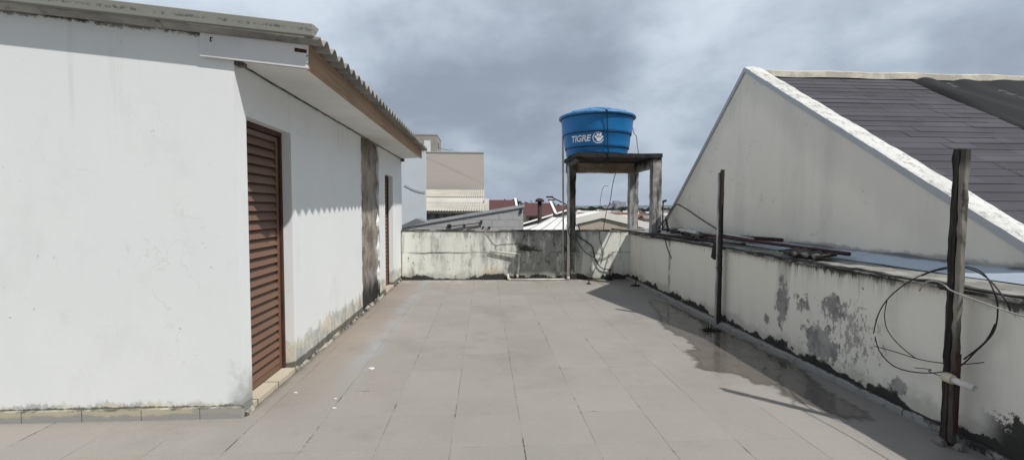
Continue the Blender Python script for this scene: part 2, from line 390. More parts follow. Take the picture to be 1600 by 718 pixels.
M['ledge'] = n.fin(c, .92, n.noise(30, 5), .4, .008)
n = NT('ledge_lip')
c = n.mix(n.smooth(n.noise(3, 7, .72, n.vec(n.x, n.y, n.z * 4)), .40, .56), (.30, .29, .265), (.03, .028, .026))
M['lip'] = n.fin(c, .92, n.noise(30, 5), .4, .008)
n = NT('flashing_zinc')
c = n.mix(n.noise(1.2, 5), (.46, .53, .60), (.40, .46, .53))
c = n.mix((n.smooth(n.noise(8, 7, .75), .58, .68) * .5).clamp(), c, (.30, .31, .32))
c = n.mix((n.smooth(n.z + (n.noise(5, 6, .7) - .5) * .05, 1.125, 1.142) * .8).clamp(), c, (.07, .065, .06))
M['flashing'] = n.fin(c, .6, n.noise(4, 4), .35, .02, spec=.35)
n = NT('kerb_paint')
jt = n.smooth((((n.y - 3.2) / 1.17).frac() - .5).abs(), .4925, .4965)
c = n.mix(n.smooth(n.noise(3, 6, .7), .4, .75), (.30, .298, .29), (.22, .218, .212))
c = n.mix(jt * .8, c, (.05, .048, .045))
c = n.mix((n.smooth(n.noise(7, 7, .75) + n.smooth(n.z, .05, .09) * .10, .61, .68) * .8).clamp(), c, (.055, .052, .048))
c = n.mix((n.smooth(n.x + (n.noise(9, 7, .78) - .5) * .14, 3.155, 3.18) * .95).clamp(), c, (.022, .02, .019))
M['kerb'] = n.fin(c, .7, n.noise(30, 5), .3, .006)

# posts, metal, pipes, cable
n = NT('old_timber_post')
f = n.noise(1.0, 7, .7, n.vec(n.x * 45, n.y * 45, n.z * 2.2)); g = n.noise(4, 6, .7, n.vec(n.x, n.y, n.z * .5))
c = n.mix(n.smooth(f, .36, .64), (.055, .042, .038), (.013, .011, .0105))
c = n.mix((n.smooth(g, .58, .72) * .5).clamp(), c, (.085, .038, .028))
M['post'] = n.fin(c, .9, f, .7, .01)
n = NT('grey_batten')
f = n.noise(1.0, 7, .7, n.vec(n.x * 40, n.y * 40, n.z * 1.8)); g = n.noise(5, 6, .72, n.vec(n.x, n.y, n.z * .5))
c = n.mix(n.smooth(f, .3, .7), (.27, .25, .21), (.15, .135, .115))
c = n.mix((n.smooth(g, .52, .66) * .85).clamp(), c, (.035, .028, .025))
c = n.mix((n.smooth(n.z + n.noise(4, 5) * .5, 1.15, .85) * .8).clamp(), c, (.05, .034, .028))
c = n.mix((n.smooth(n.z, 1.78, 1.88) * .8).clamp(), c, (.03, .025, .022))
M['batten'] = n.fin(c, .9, f, .6, .01)
plain('pale_batten', (.52, .49, .46), (.22, .20, .185), 6, .85, stretch=(2, 2, .6), bump=.4)
plain('rust', (.075, .036, .026), (.025, .016, .014), 9, .85, bump=.5)
plain('rust_red', (.085, .028, .030), (.04, .016, .017), 7, .6, bump=.2)
plain('pvc_white', (.66, .65, .61), (.50, .48, .43), 5, .45, bump=.05)
plain('pvc_grey', (.54, .52, .47), (.36, .34, .31), 5, .6, bump=.1, stretch=(2, 2, .5))
plain('pvc_cream', (.62, .55, .42), (.48, .42, .31), 9, .5, bump=.05)
plain('pvc_brown', (.05, .025, .022), None, 6, .55)
plain('cable_black', (.018, .018, .018), None, 9, .55)
plain('cable_grey', (.15, .145, .135), (.09, .085, .08), 9, .6)
plain('wire_pale', (.40, .385, .35), (.26, .25, .23), 9, .55)
plain('wire_dark', (.055, .045, .04), (.03, .026, .024), 9, .6, metal=.2)
plain('cord_green', (.012, .035, .035), None, 9, .8)
plain('strap_dark', (.035, .03, .028), (.015, .013, .012), 9, .9, bump=.4)
plain('asbestos_shard', (.12, .115, .105), (.03, .028, .026), 9, .95, bump=.4)
plain('stone_grey', (.22, .20, .18), (.10, .09, .08), 14, .9, bump=.6, dist=.01)
plain('paint_white', (.80, .81, .80), (.7, .71, .7), 9, .6, bump=.05)
plain('weed_leaf', (.035, .055, .018), (.06, .06, .02), 20, .7)
plain('moss_black', (.016, .015, .012), (.035, .035, .02), 20, .95, bump=.8, dist=.01)

# beyond the terrace
n = NT('beige_render')
c = n.mix(n.noise(.25, 5), (.47, .435, .405), (.43, .40, .375))
dg = n.smooth((n.z - 4.45 + (n.x + 3.0) * .45).abs() + (n.noise(.8, 5) - .5) * .25, .13, .0)
c = n.mix((dg * .30).clamp(), c, (.26, .235, .22))
c = n.mix(n.smooth((n.z - 3.95).abs(), .03, .0) * .15, c, (.25, .23, .21))
M['beige'] = n.fin(c, .9)
plain('tower_grey', (.33, .31, .28), (.27, .255, .235), .8, .9)
plain('pane_white', (.70, .73, .75), (.62, .66, .68), 1, .3)
plain('blue_white_wall', (.60, .655, .70), (.54, .595, .645), .7, .85, bump=.05)
n = NT('pale_corrugated')
c = n.mix(n.smooth(n.noise(.9, 6, .7), .4, .65), (.50, .475, .41), (.40, .385, .34))
c = n.mix(n.smooth(((n.y / 1.35).frac() - .5).abs(), .47, .49) * .5, c, (.15, .14, .12))
M['corr'] = n.fin(c, .8)
n = NT('block_wall')
rz = n.z / .2; ru = n.x / .4 + rz.floor() * .5
jl = n.smooth((rz.frac() - .5).abs(), .44, .49).mx(n.smooth((ru.frac() - .5).abs(), .47, .49))
c = n.mix(n.noise(1.5, 6), (.50, .495, .505), (.40, .395, .41))
c = n.mix((jl * .5 * n.smooth(n.noise(2, 5), .35, .6)).clamp(), c, (.12, .12, .13))
c = n.mix((n.smooth(n.noise(3, 7, .75, n.vec(n.x, n.y, n.z * 2)), .60, .68) * .7).clamp(), c, (.06, .06, .065))
M['block'] = n.fin(c, .95, n.noise(12, 5) - jl, .4, .02)
plain('coping_grey', (.42, .44, .46), (.34, .36, .375), 2, .8)
plain('roof_white', (.86, .85, .81), (.76, .75, .70), .9, .6)
n = NT('gable_far_render')
c = n.mix(n.noise(.8, 6), (.52, .46, .38), (.44, .39, .33)); c = n.mix((n.smooth(n.noise(2.2, 7, .75, n.vec(n.x, n.y, n.z * .5)), .52, .66) * .5).clamp(), c, (.25, .20, .15))
M['gable_far'] = n.fin(c, .9)
n = NT('red_roof')
c = n.mix(n.noise(.8, 5), (.120, .052, .052), (.090, .042, .043)); c = n.mix(n.smooth(((n.z / .22).frac() - .5).abs(), .36, .48) * .5, c, (.05, .022, .022))
M['redroof'] = n.fin(c, .9)
plain('terrace_beige', (.40, .37, .32), (.32, .30, .26), .8, .9)
plain('window_dark', (.03, .035, .04), None, 3, .25)
plain('flue_black', (.03, .028, .027), (.05, .035, .03), 4, .8)
plain('far_ground', (.11, .12, .095), (.17, .165, .145), .02, .95)
plain('road_grey', (.12, .12, .125), None, .05, .9)
plain('far_leaf_dark', (.028, .042, .036), (.045, .06, .045), .8, .9)
plain('far_leaf_mid', (.04, .058, .04), (.06, .078, .05), .8, .9)
plain('far_hill_haze', (.10, .135, .155), (.12, .15, .16), .004, .95)  # bluish tint paints the haze of distance into the hills
plain('trunk_brown', (.07, .05, .035), None, 3, .9)
plain('lamp_steel', (.26, .28, .30), None, 3, .5, metal=.3)
for k, c in dict(white=(.58, .58, .56), cream=(.48, .44, .37), grey=(.36, .36, .36), ochre=(.42, .34, .25), pink=(.40, .33, .32), haze=(.42, .42, .48), blue=(.36, .40, .46)).items():  # haze and blue tints put distance haze into the horizon towers' colour
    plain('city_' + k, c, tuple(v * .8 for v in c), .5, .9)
for k, c in dict(red=(.20, .085, .065), brown=(.16, .10, .08), grey=(.24, .24, .235), pale=(.52, .51, .48), slate=(.10, .10, .11)).items():
    plain('cityroof_' + k, c, tuple(v * .7 for v in c), .7, .9)

# ------------------------------------------------------------------ mesh builder
class MB:
    def __init__(s): s.v, s.f, s.mi, s.cur, s.sm = [], [], [], 0, []
    def face(s, pts, smooth=False):
        i = len(s.v); s.v += [Vector(p) for p in pts]; s.f.append(list(range(i, i + len(pts)))); s.mi.append(s.cur); s.sm.append(smooth); return s
    def hexa(s, p):                                    # 8 corners: bottom ring 0-3, top ring 4-7
        i = len(s.v); s.v += [Vector(q) for q in p]
        for f in ((3, 2, 1, 0), (4, 5, 6, 7), (0, 1, 5, 4), (1, 2, 6, 5), (2, 3, 7, 6), (3, 0, 4, 7)):
            s.f.append([i + k for k in f]); s.mi.append(s.cur); s.sm.append(False)
        return s
    def box(s, x0, x1, y0, y1, z0, z1):
        return s.hexa([(x0, y0, z0), (x1, y0, z0), (x1, y1, z0), (x0, y1, z0), (x0, y0, z1), (x1, y0, z1), (x1, y1, z1), (x0, y1, z1)])
    def grid(s, fn, nu, nv, smooth=True):
        i = len(s.v)
        for a in range(nu + 1):
            for b in range(nv + 1): s.v.append(Vector(fn(a / nu, b / nv)))
        for a in range(nu):
            for b in range(nv):
                k = i + a * (nv + 1) + b
                s.f.append([k, k + nv + 1, k + nv + 2, k + 1]); s.mi.append(s.cur); s.sm.append(smooth)
        return s
    def tube(s, pts, r, seg=8, r1=None, caps=True, smooth=True):
        pts = [Vector(p) for p in pts]; i = len(s.v); N = len(pts)
        up = Vector((0, 0, 1)); prev = None
        for k, p in enumerate(pts):
            t = (pts[min(k + 1, N - 1)] - pts[max(k - 1, 0)]).normalized()
            if prev is None:
                a = t.cross(up)
                if a.length < 1e-3: a = t.cross(Vector((1, 0, 0)))
                a.normalize()
            else:
                a = (prev - t * prev.dot(t))
                if a.length < 1e-4: a = t.cross(up)
                a.normalize()
            prev = a; b = t.cross(a)
            rr = r if r1 is None else r + (r1 - r) * k / (N - 1)
            for j in range(seg):
                w = 2 * math.pi * j / seg; s.v.append(p + (a * math.cos(w) + b * math.sin(w)) * rr)
        for k in range(N - 1):
            for j in range(seg):
                s.f.append([i + k * seg + j, i + k * seg + (j + 1) % seg, i + (k + 1) * seg + (j + 1) % seg, i + (k + 1) * seg + j]); s.mi.append(s.cur); s.sm.append(smooth)
        if caps:
            s.f.append([i + j for j in range(seg)][::-1]); s.mi.append(s.cur); s.sm.append(False)
            s.f.append([i + (N - 1) * seg + j for j in range(seg)]); s.mi.append(s.cur); s.sm.append(False)
        return s
    def lathe(s, prof, c, seg=64, sharp=()):
        i = len(s.v); c = Vector(c)
        for r, z in prof:
            for j in range(seg):
                w = 2 * math.pi * j / seg; s.v.append(c + Vector((r * math.cos(w), r * math.sin(w), z)))
        for k in range(len(prof) - 1):
            for j in range(seg):
                s.f.append([i + k * seg + j, i + k * seg + (j + 1) % seg, i + (k + 1) * seg + (j + 1) % seg, i + (k + 1) * seg + j]); s.mi.append(s.cur); s.sm.append(True)
        return s
    def build(s, name, mats, parent=None, bevel=0.0, weld=False):
        off = parent.matrix_world_loc if False else Vector((0, 0, 0))
        p = parent
        while p is not None: off = off + p.location; p = p.parent
        me = bpy.data.meshes.new(name)
        me.from_pydata([v - off for v in s.v], [], s.f)
        for m in (mats if isinstance(mats, (list, tuple)) else [mats]): me.materials.append(M[m] if isinstance(m, str) else m)
        for q, a, b in zip(me.polygons, s.mi, s.sm): q.material_index = a; q.use_smooth = b
        bm = bmesh.new(); bm.from_mesh(me)
        if weld: bmesh.ops.remove_doubles(bm, verts=bm.verts, dist=1e-5)
        bmesh.ops.recalc_face_normals(bm, faces=bm.faces); bm.to_mesh(me); bm.free()
        o = bpy.data.objects.new(name, me); col.objects.link(o)
        if parent is not None: o.parent = parent
        if bevel:
            b = o.modifiers.new('bevel', 'BEVEL'); b.width = bevel; b.segments = 2; b.limit_method = 'ANGLE'
        return o

def tag(o, label=None, cat=None, group=None, kind=None):
    if label: o['label'] = label
    if cat: o['category'] = cat
    if group: o['group'] = group
    if kind: o['kind'] = kind
    return o
def thing(name, loc, label, cat, group=None):
    o = bpy.data.objects.new(name, None); o.empty_display_size = .1; col.objects.link(o); o.location = loc
    return tag(o, label, cat, group)
def solo(mb, name, mat, label, cat, group=None, **k): return tag(mb.build(name, mat, **k), label, cat, group)

def smooth_path(pts, n=8):
    P = [Vector(p) for p in pts]; out = []
    for i in range(len(P) - 1):
        a, b, c, d = P[max(i - 1, 0)], P[i], P[i + 1], P[min(i + 2, len(P) - 1)]
        for k in range(n):
            t = k / n
            out.append(.5 * ((2 * b) + (c - a) * t + (2 * a - 5 * b + 4 * c - d) * t * t + (3 * b - a - 3 * c + d) * t ** 3))
    out.append(P[-1]); return out
def rough_bar(mb, p0, p1, wx, wy, seg=14, jit=.006, rng=random):
    """a weathered bar with an uneven outline; wx, wy across."""
    p0, p1 = Vector(p0), Vector(p1); i = len(mb.v)
    t = (p1 - p0).normalized()
    ax = Vector((1, 0, 0)) if abs(t.x) < .8 else Vector((0, 1, 0))
    ax = (ax - t * ax.dot(t)).normalized(); ay = t.cross(ax)
    for k in range(seg + 1):
        c = p0.lerp(p1, k / seg)
        for sx, sy in ((-1, -1), (1, -1), (1, 1), (-1, 1)):
            mb.v.append(c + ax * (sx * wx / 2 + rng.uniform(-jit, jit)) + ay * (sy * wy / 2 + rng.uniform(-jit, jit)))
    for k in range(seg):
        for j in range(4):
            mb.f.append([i + k * 4 + j, i + k * 4 + (j + 1) % 4, i + k * 4 + 4 + (j + 1) % 4, i + k * 4 + 4 + j]); mb.mi.append(mb.cur); mb.sm.append(False)
    mb.f.append([i, i + 1, i + 2, i + 3]); mb.mi.append(mb.cur); mb.sm.append(False)
    e = i + seg * 4; mb.f.append([e, e + 1, e + 2, e + 3]); mb.mi.append(mb.cur); mb.sm.append(False)
    return mb

# ------------------------------------------------------------------ the setting
XL, YF, XR, YB, HP, HR = -1.794, 3.435, 3.20, 9.878, 1.08, 1.045
GZ = -8.0
tag(MB().face([(-12, -4, 0), (5, -4, 0), (5, 10.3, 0), (-12, 10.3, 0)]).build('terrace_floor', 'floor'), 'grey beige painted tile floor of the roof terrace', kind='structure')
pud = [(2.37,5.79),(2.44,5.23),(2.37,4.82),(2.22,4.74),(2.23,4.52),(2.10,4.24),(2.40,4.15),(2.45,3.88),(2.68,3.83),(2.54,3.68),(2.60,3.42),(2.70,3.22),(2.86,3.20),(2.89,3.32),(2.86,3.68),(2.93,3.94),(3.02,4.21),(3.03,4.50),(3.01,5.07),(2.99,5.63),(2.99,6.69),(2.98,7.21),(2.85,7.6),(2.72,7.1),(2.62,6.5)]
rng = random.Random(3); outline = []
for i, a in enumerate(pud):
    b = pud[(i + 1) % len(pud)]
    for k in range(6):
        t = k / 6; q = .018 if k else .0
        outline.append(Vector((a[0] + (b[0] - a[0]) * t + rng.uniform(-q, q), a[1] + (b[1] - a[1]) * t + rng.uniform(-q, q), .004)))
NP = len(outline)
def smoothed(k, w): return sum((outline[(k + q) % NP] for q in range(-w, w + 1)), Vector()) / (2 * w + 1)
inner, outer = [], []
for k in range(NP):
    tg = (smoothed(k + 3, 2) - smoothed(k - 3, 2)).normalized(); nn = Vector((tg.y, -tg.x, 0)); base_ = smoothed(k, 1)
    wd = .05 + .09 * rng.random()
    inner.append(base_ - nn * .012); outer.append(base_ + nn * wd + Vector((0, 0, -.0015)))
area = sum(inner[k].x * inner[(k + 1) % NP].y - inner[(k + 1) % NP].x * inner[k].y for k in range(NP))
if area < 0: outer = [inner[k] * 2 - outer[k] for k in range(NP)]
for p in outer: p.z = .0025
pm = MB(); pm.v = inner + outer; pm.f = [list(range(NP))] + [[k, (k + 1) % NP, NP + (k + 1) % NP, NP + k] for k in range(NP)]
pm.mi = [0] * len(pm.f); pm.sm = [False] * len(pm.f)
po = pm.build('puddle', 'wet')
at_ = po.data.attributes.new('wet', 'FLOAT', 'POINT')
for k in range(NP): at_.data[k].value = 1.0; at_.data[NP + k].value = 0.0
for p in po.data.polygons:
    if p.normal.z < 0: p.flip()
tag(po, 'shallow brown rainwater puddle along the kerb', kind='structure')
S = 7000
tag(MB().face([(-S, -300, GZ), (S, -300, GZ), (S, S, GZ), (-S, S, GZ)]).build('ground', 'far_ground'), kind='structure')
hl = MB()
rng = random.Random(5)
hs = [12 + 10 * math.sin(i * .9) + rng.uniform(-4, 4) for i in range(81)]
def hill(u, v):
    k = u * 80; a = hs[int(min(k, 79))]; b = hs[int(min(k, 79)) + 1]; h = a + (b - a) * (k - int(min(k, 79)))
    return (-3000 + u * 6500, 3800 + v * 800, GZ - 3 + (h + 22) * (1 - (2 * v - 1) ** 2))
tag(hl.grid(hill, 160, 8).build('hills', 'far_hill_haze'), kind='structure')

# far parapet
t = thing('parapet_wall', (0, YB, 0), 'low white parapet wall streaked with black mould across the far end of the terrace', 'wall')
MB().box(-1.78, XR, YB, YB + .14, 0, HP - .012).build('wall', 'wall_far', t)
def coping(u, v):
    x = -1.78 + u * (XR + 1.78); return (x, YB - .012 + v * .165, HP - .012 + .018 * (1 if 0 < v < 1 else .55) + .004 * math.sin(x * 23))
cp = MB(); cp.grid(coping, 60, 3, False); cp.box(-1.78, XR, YB - .012, YB - .001, HP - .03, HP - .004); cp.build('coping', 'lip', t)
# side parapet with ledge, flashing and kerb
t = thing('parapet_wall', (XR, 6, 0), 'low cream parapet wall with peeling grey patches and a wide ledge beside the gable', 'wall')
MB().box(XR, XR + .5, -3.0, YB + .14, 0, HR - .03).build('wall', 'wall_side', t)
def ledge(u, v):
    y = -3 + u * (13 + .2); w = .006 * math.sin(y * 9) + .004 * math.sin(y * 31)
    return [(XR - .022 + w, y, HR - .034), (XR - .026 + w, y, HR - .004 + w * .6), (XR - .012, y, HR + w), (XR + .12, y, HR + .004 + w), (XR + .34, y, HR + .010)][round(v * 4)]
MB().grid(ledge, 240, 4, False).build('ledge', 'ledge', t)
lp = MB(); rng = random.Random(11); y = -2.9
while y < 9.8:
    d = rng.uniform(.25, .9); e = min(y + d, 9.85)
    k = rng.uniform(.004, .02)
    if rng.random() < .82: lp.box(XR - .034 - k, XR - .002, y, e - rng.uniform(.0, .03), HR - .036 - rng.uniform(.0, .01), HR - .02 + rng.uniform(0, .006))
    y = e
lp.build('drip_lip', 'lip', t)
def flash(u, v):
    y = -3 + u * 13.0; w = .012 * math.sin(y * 5.3) + .008 * math.sin(y * 13.1 + 1)
    return (XR + .345 + w * .8 + v * (.21 - w * .8), y, HR + .016 + v * .085 + .012 * math.sin(v * 3.1) + (w * .8 if .2 < v else 0) * v)
MB().grid(flash, 200, 6).build('flashing', 'flashing', t)
def kx(y): return 3.163 - .06 * max(0, min(1, (y - 2.8) / 3.0))
def kerb(u, v):
    y = -3 + u * 12.87; w = .003 * math.sin(y * 17) + .003 * math.sin(y * 41)
    return [(kx(y) + w, y, -.01), (kx(y) + w, y, .040 + w), (kx(y) + .014, y, .050 + w), (XR + .01, y, .056)][round(v * 3)]
MB().grid(kerb, 200, 3, False).build('kerb', 'kerb', t)

# ------------------------------------------------------------------ the white house
H = thing('house', (XL, YF, 0), 'white rendered house with two brown louvred doors and a corrugated roof', 'house')
YE = 10.02; XW = -7.0
def ztop(x): return 2.775 + .090 * (XL - x)
w = MB()
w.face([(XW, YF, 0), (XL, YF, 0), (XL, YF, ztop(XL)), (XW, YF, ztop(XW))])
w.face([(XW, YE, 0), (XL, YE, 0), (XL, YE, ztop(XL)), (XW, YE, ztop(XW))])
w.face([(XW, YF, 0), (XW, YE, 0), (XW, YE, ztop(XW)), (XW, YF, ztop(XW))])
D1 = (3.585, 4.375, .045, 2.235); D2 = (8.36, 9.06, .045, 2.16); ST = (6.78, 7.90)
def sidewall(y0, y1, z0, z1): w.face([(XL, y0, z0), (XL, y1, z0), (XL, y1, z1), (XL, y0, z1)])
zt = ztop(XL)
for a, b in ((YF, D1[0]), (D1[1], ST[0]), (ST[1], D2[0]), (D2[1], YE)): sidewall(a, b, 0, zt)
for d in (D1, D2):
    sidewall(d[0], d[1], d[3], zt); x1 = XL - .17
    w.face([(XL, d[0], 0), (x1, d[0], 0), (x1, d[0], d[3]), (XL, d[0], d[3])])
    w.face([(XL, d[1], 0), (x1, d[1], 0), (x1, d[1], d[3]), (XL, d[1], d[3])])
    w.face([(XL, d[0], d[3]), (x1, d[0], d[3]), (x1, d[1], d[3]), (XL, d[1], d[3])])
w.build('wall', 'house', H, weld=True)
# unpainted chase with ragged plaster edges
rng = random.Random(21)
ed0 = [ST[0] + .02 * math.sin(i * 1.3) + rng.uniform(-.015, .02) for i in range(41)]
ed1 = [ST[1] + .02 * math.sin(i * .9) + rng.uniform(-.02, .012) for i in range(41)]
ch = MB()
def chase(u, v): 
    return (XL - .035 + .012 * math.sin(u * 37 + v * 5) + .006 * math.sin(v * 23 + u * 80), ST[0] - .03 + v * (ST[1] - ST[0] + .06), u * 2.62)
ch.grid(chase, 60, 10)
ch.build('bare_cement_patch', 'cement', H)
for e, y0 in ((ed0, ST[0] - .003), (ed1, ST[1] + .003)):
    pe = MB()
    for i in range(40):
        z0, z1 = 2.62 * i / 40, 2.62 * (i + 1) / 40
        pe.face([(XL + .001, y0, z0), (XL + .001, e[i], z0), (XL + .001, e[i + 1], z1), (XL + .001, y0, z1)])
        pe.face([(XL + .001, e[i], z0), (XL - .05, e[i], z0), (XL - .05, e[i + 1], z1), (XL + .001, e[i + 1], z1)])
    pe.build('ragged_plaster_edge', 'house', H)
# doors
def door(d, hinge, lab):
    y0, y1, z0, z1 = d; x = XL - .115
    f = MB(); fw = .035
    f.box(x - .02, x + .035, y0 + .002, y0 + fw, z0, z1 - .002).box(x - .02, x + .035, y1 - fw, y1 - .002, z0, z1 - .002).box(x - .02, x + .035, y0 + fw, y1 - fw, z1 - fw - .01, z1 - .002)
    fo = f.build('door', 'door_frame', H, bevel=.003); tag(fo, lab)
    s = MB(); N = 26; a0, a1 = y0 + fw + .003, y1 - fw - .003; zz0, zz1 = z0 + .012, z1 - fw - .016
    sw = .045; s.box(x - .012, x + .014, a0, a0 + sw, zz0, zz1).box(x - .012, x + .014, a1 - sw, a1, zz0, zz1)
    s.box(x - .012, x + .014, a0 + sw, a1 - sw, zz0, zz0 + .06).box(x - .012, x + .014, a0 + sw, a1 - sw, zz1 - .045, zz1)
    s.build('leaf_frame', 'door', fo, bevel=.003)
    l = MB(); h0, h1 = zz0 + .06, zz1 - .045; p = (h1 - h0) / N
    for k in range(N):
        z = h0 + k * p
        l.hexa([(x + .010, a0 + sw, z - .004), (x + .010, a1 - sw, z - .004), (x + .014, a1 - sw, z - .004), (x + .014, a0 + sw, z - .004)] if False else
               [(x + .012, a0 + sw, z + .001), (x + .012, a1 - sw, z + .001), (x + .020, a1 - sw, z + .004), (x + .020, a0 + sw, z + .004),
                (x - .024, a0 + sw, z + p * 1.0), (x - .024, a1 - sw, z + p * 1.0), (x - .016, a1 - sw, z + p * 1.0 + .004), (x - .016, a0 + sw, z + p * 1.0 + .004)])
    l.build('louvre_panel', 'door', fo)
    MB().face([(x - .05, y0, z0), (x - .05, y1, z0), (x - .05, y1, z1), (x - .05, y0, z1)]).build('backing', 'door_dark', fo)
    MB().box(XL - .16, XL + .012, y0 + .003, y1 - .003, -.002, z0).build('threshold', 'threshold', H, bevel=.003)
door(D1, 0, 'near tall brown louvred door beside the front corner'); door(D2, 1, 'far narrow brown louvred door beyond the bare cement patch')
# plinth tiles at the front, mortar foot at the side
MB().box(XW, XL + .018, YF - .032, YF - .002, -.004, .082).build('plinth_tiles', 'plinth', H, bevel=.004)
rng = random.Random(8)
for a0, a1 in ((YF - .02, D1[0] - .01), (D1[1] + .0, D2[0] - .01), (D2[1], 9.86)):
    mf = MB(); ys = [a0]
    while ys[-1] < a1: ys.append(min(ys[-1] + rng.uniform(.03, .10), a1))
    rows = []
    for y in ys:
        hgt = rng.uniform(.012, .050); dep = rng.uniform(.012, .045)
        rows.append([(XL - .01, y, hgt), (XL + dep * .35, y, hgt * .75), (XL + dep, y, -.004)])
    i_ = len(mf.v)
    for r_ in rows: mf.v += [Vector(p) for p in r_]
    for k in range(len(rows) - 1):
        for q in range(2): mf.f.append([i_ + k * 3 + q, i_ + k * 3 + q + 1, i_ + k * 3 + 4 + q, i_ + k * 3 + 3 + q]); mf.mi.append(0); mf.sm.append(False)
    mf.build('mortar_foot', 'mortar', H)
# soffit, boards, trims
def xe(y): return -1.258 - .050 * (y - 3.39) / 6.2
def ze(y): return 2.541 + .035 * (y - 3.39) / 6.2
Y0, Y1 = 3.418, 9.66
MB().grid(lambda u, v: (XL - .06 + v * (xe(Y0 + u * (Y1 + .3 * (1 - v) - Y0)) - .012 - XL + .06), Y0 + .018 + u * (Y1 + .35 * (1 - v) - Y0 - .018), 2.602 + v * (ze(Y0) - 2.602 + .004) + u * v * .05), 12, 4).build('soffit', 'soffit_white', H)
fb = MB()
N = 24
for k in range(N):
    a, b = Y0 + (Y1 - Y0) * k / N, Y0 + (Y1 - Y0) * (k + 1) / N
    fb.face([(xe(a), a, ze(a)), (xe(b), b, ze(b)), (xe(b), b, ze(b) + .175), (xe(a), a, ze(a) + .175)])
    fb.face([(xe(a) - .022, a, ze(a)), (xe(b) - .022, b, ze(b)), (xe(b), b, ze(b)), (xe(a), a, ze(a))])
fb.face([(xe(Y1), Y1, ze(Y1)), (xe(Y1) - .022, Y1, ze(Y1)), (xe(Y1) - .022, Y1, ze(Y1) + .175), (xe(Y1), Y1, ze(Y1) + .175)])
fb.face([(xe(Y0), Y0, ze(Y0)), (xe(Y0) - .022, Y0, ze(Y0)), (xe(Y0) - .022, Y0, ze(Y0) + .175), (xe(Y0), Y0, ze(Y0) + .175)])
fb.build('eave_board', 'timber', H, weld=True)
wb = MB(); wb.hexa([(-2.010, 3.400, 2.614), (-1.268, 3.400, 2.543), (-1.268, 3.420, 2.543), (-2.010, 3.420, 2.614), (-2.000, 3.400, 2.850), (-1.260, 3.400, 2.775), (-1.260, 3.420, 2.775), (-2.000, 3.420, 2.850)])
bo = wb.build('end_board', 'white_board', H, bevel=.002)
def mark(x0, x1, z0, z1, mat, nm):
    MB().box(x0, x1, 3.2705, 3.273, z0, z1).build(nm, mat, bo)
mk = MB(); mk.hexa([(-1.356, 3.3965, 2.658), (-1.272, 3.3965, 2.649), (-1.272, 3.401, 2.649), (-1.356, 3.401, 2.658), (-1.354, 3.3965, 2.686), (-1.270, 3.3965, 2.673), (-1.270, 3.401, 2.673), (-1.354, 3.401, 2.686)]).build('rust_slot', 'rust_mark', bo, bevel=.004)
nl = MB(); nl.box(-1.934, -1.918, 3.3970, 3.401, 2.738, 2.744).box(-1.934, -1.928, 3.3968, 3.401, 2.715, 2.742).box(-1.933, -1.922, 3.3970, 3.401, 2.713, 2.718)
nl.build('bent_nail', 'black_mark', bo)
for (x, z) in ((-1.268, 2.63), (-1.268, 2.575)): MB().box(x - .004, x + .004, 3.3970, 3.401, z - .004, z + .004).build('nail', 'black_mark', bo)
tr = MB()
rough_bar(tr, (XL + .008, YF + .05, 2.594), (XL + .008, 10.0, 2.596), .014, .018, 60, .005); tr.build('soffit_trim', 'dark_trim', H)
MB().box(-1.79, -1.735, 3.428, 3.50, 2.565, 2.592).build('batten_end', 'dark_trim', H)
MB().box(XL + .0, XL + .07, 9.93, 10.01, 2.54, 2.60).build('pipe_stub', 'dark_trim', H)
# roof of corrugated sheets
def roofz(x): return 2.715 + .092 * (-1.20 - x)
def roof(u, v):
    y = 3.33 + v * 6.42; x = -1.150 - .055 * (y - 3.3) / 6.4 - u * 6.0
    return (x, y, roofz(x) + .012 + (.040 * (y - 3.28) / 6.3) + .030 * math.cos(2 * math.pi * (y - 3.30) / .177))
rf = MB().grid(roof, 6, 36 * 10).build('roof', 'fibre', H)
so = rf.modifiers.new('thickness', 'SOLIDIFY'); so.thickness = .009; so.offset = 1
vg = MB(); x0, x1 = -1.19, -7.0
def vz(x): return 2.738 + .090 * (-1.222 - x)
vg.hexa([(x1, 3.308, vz(x1)), (x0, 3.308, vz(x0)), (x0, 3.335, vz(x0)), (x1, 3.335, vz(x1)), (x1, 3.302, vz(x1) + .090), (x0, 3.302, vz(x0) + .085), (x0, 3.43, vz(x0) + .095), (x1, 3.43, vz(x1) + .095)])
vg.build('verge_trim', 'verge', H, bevel=.006)
MB().hexa([(x1, 3.36, vz(x1) - .005), (-2.0, 3.36, vz(-2.0) - .005), (-2.0, 3.43, vz(-2.0) - .005), (x1, 3.43, vz(x1) - .005), (x1, 3.36, vz(x1) + .06), (-2.0, 3.36, vz(-2.0) + .06), (-2.0, 3.43, vz(-2.0) + .06), (x1, 3.43, vz(x1) + .06)]).build('verge_shade_strip', 'verge_shade_black', H)  # black strip stands in for the shade under the roof edge

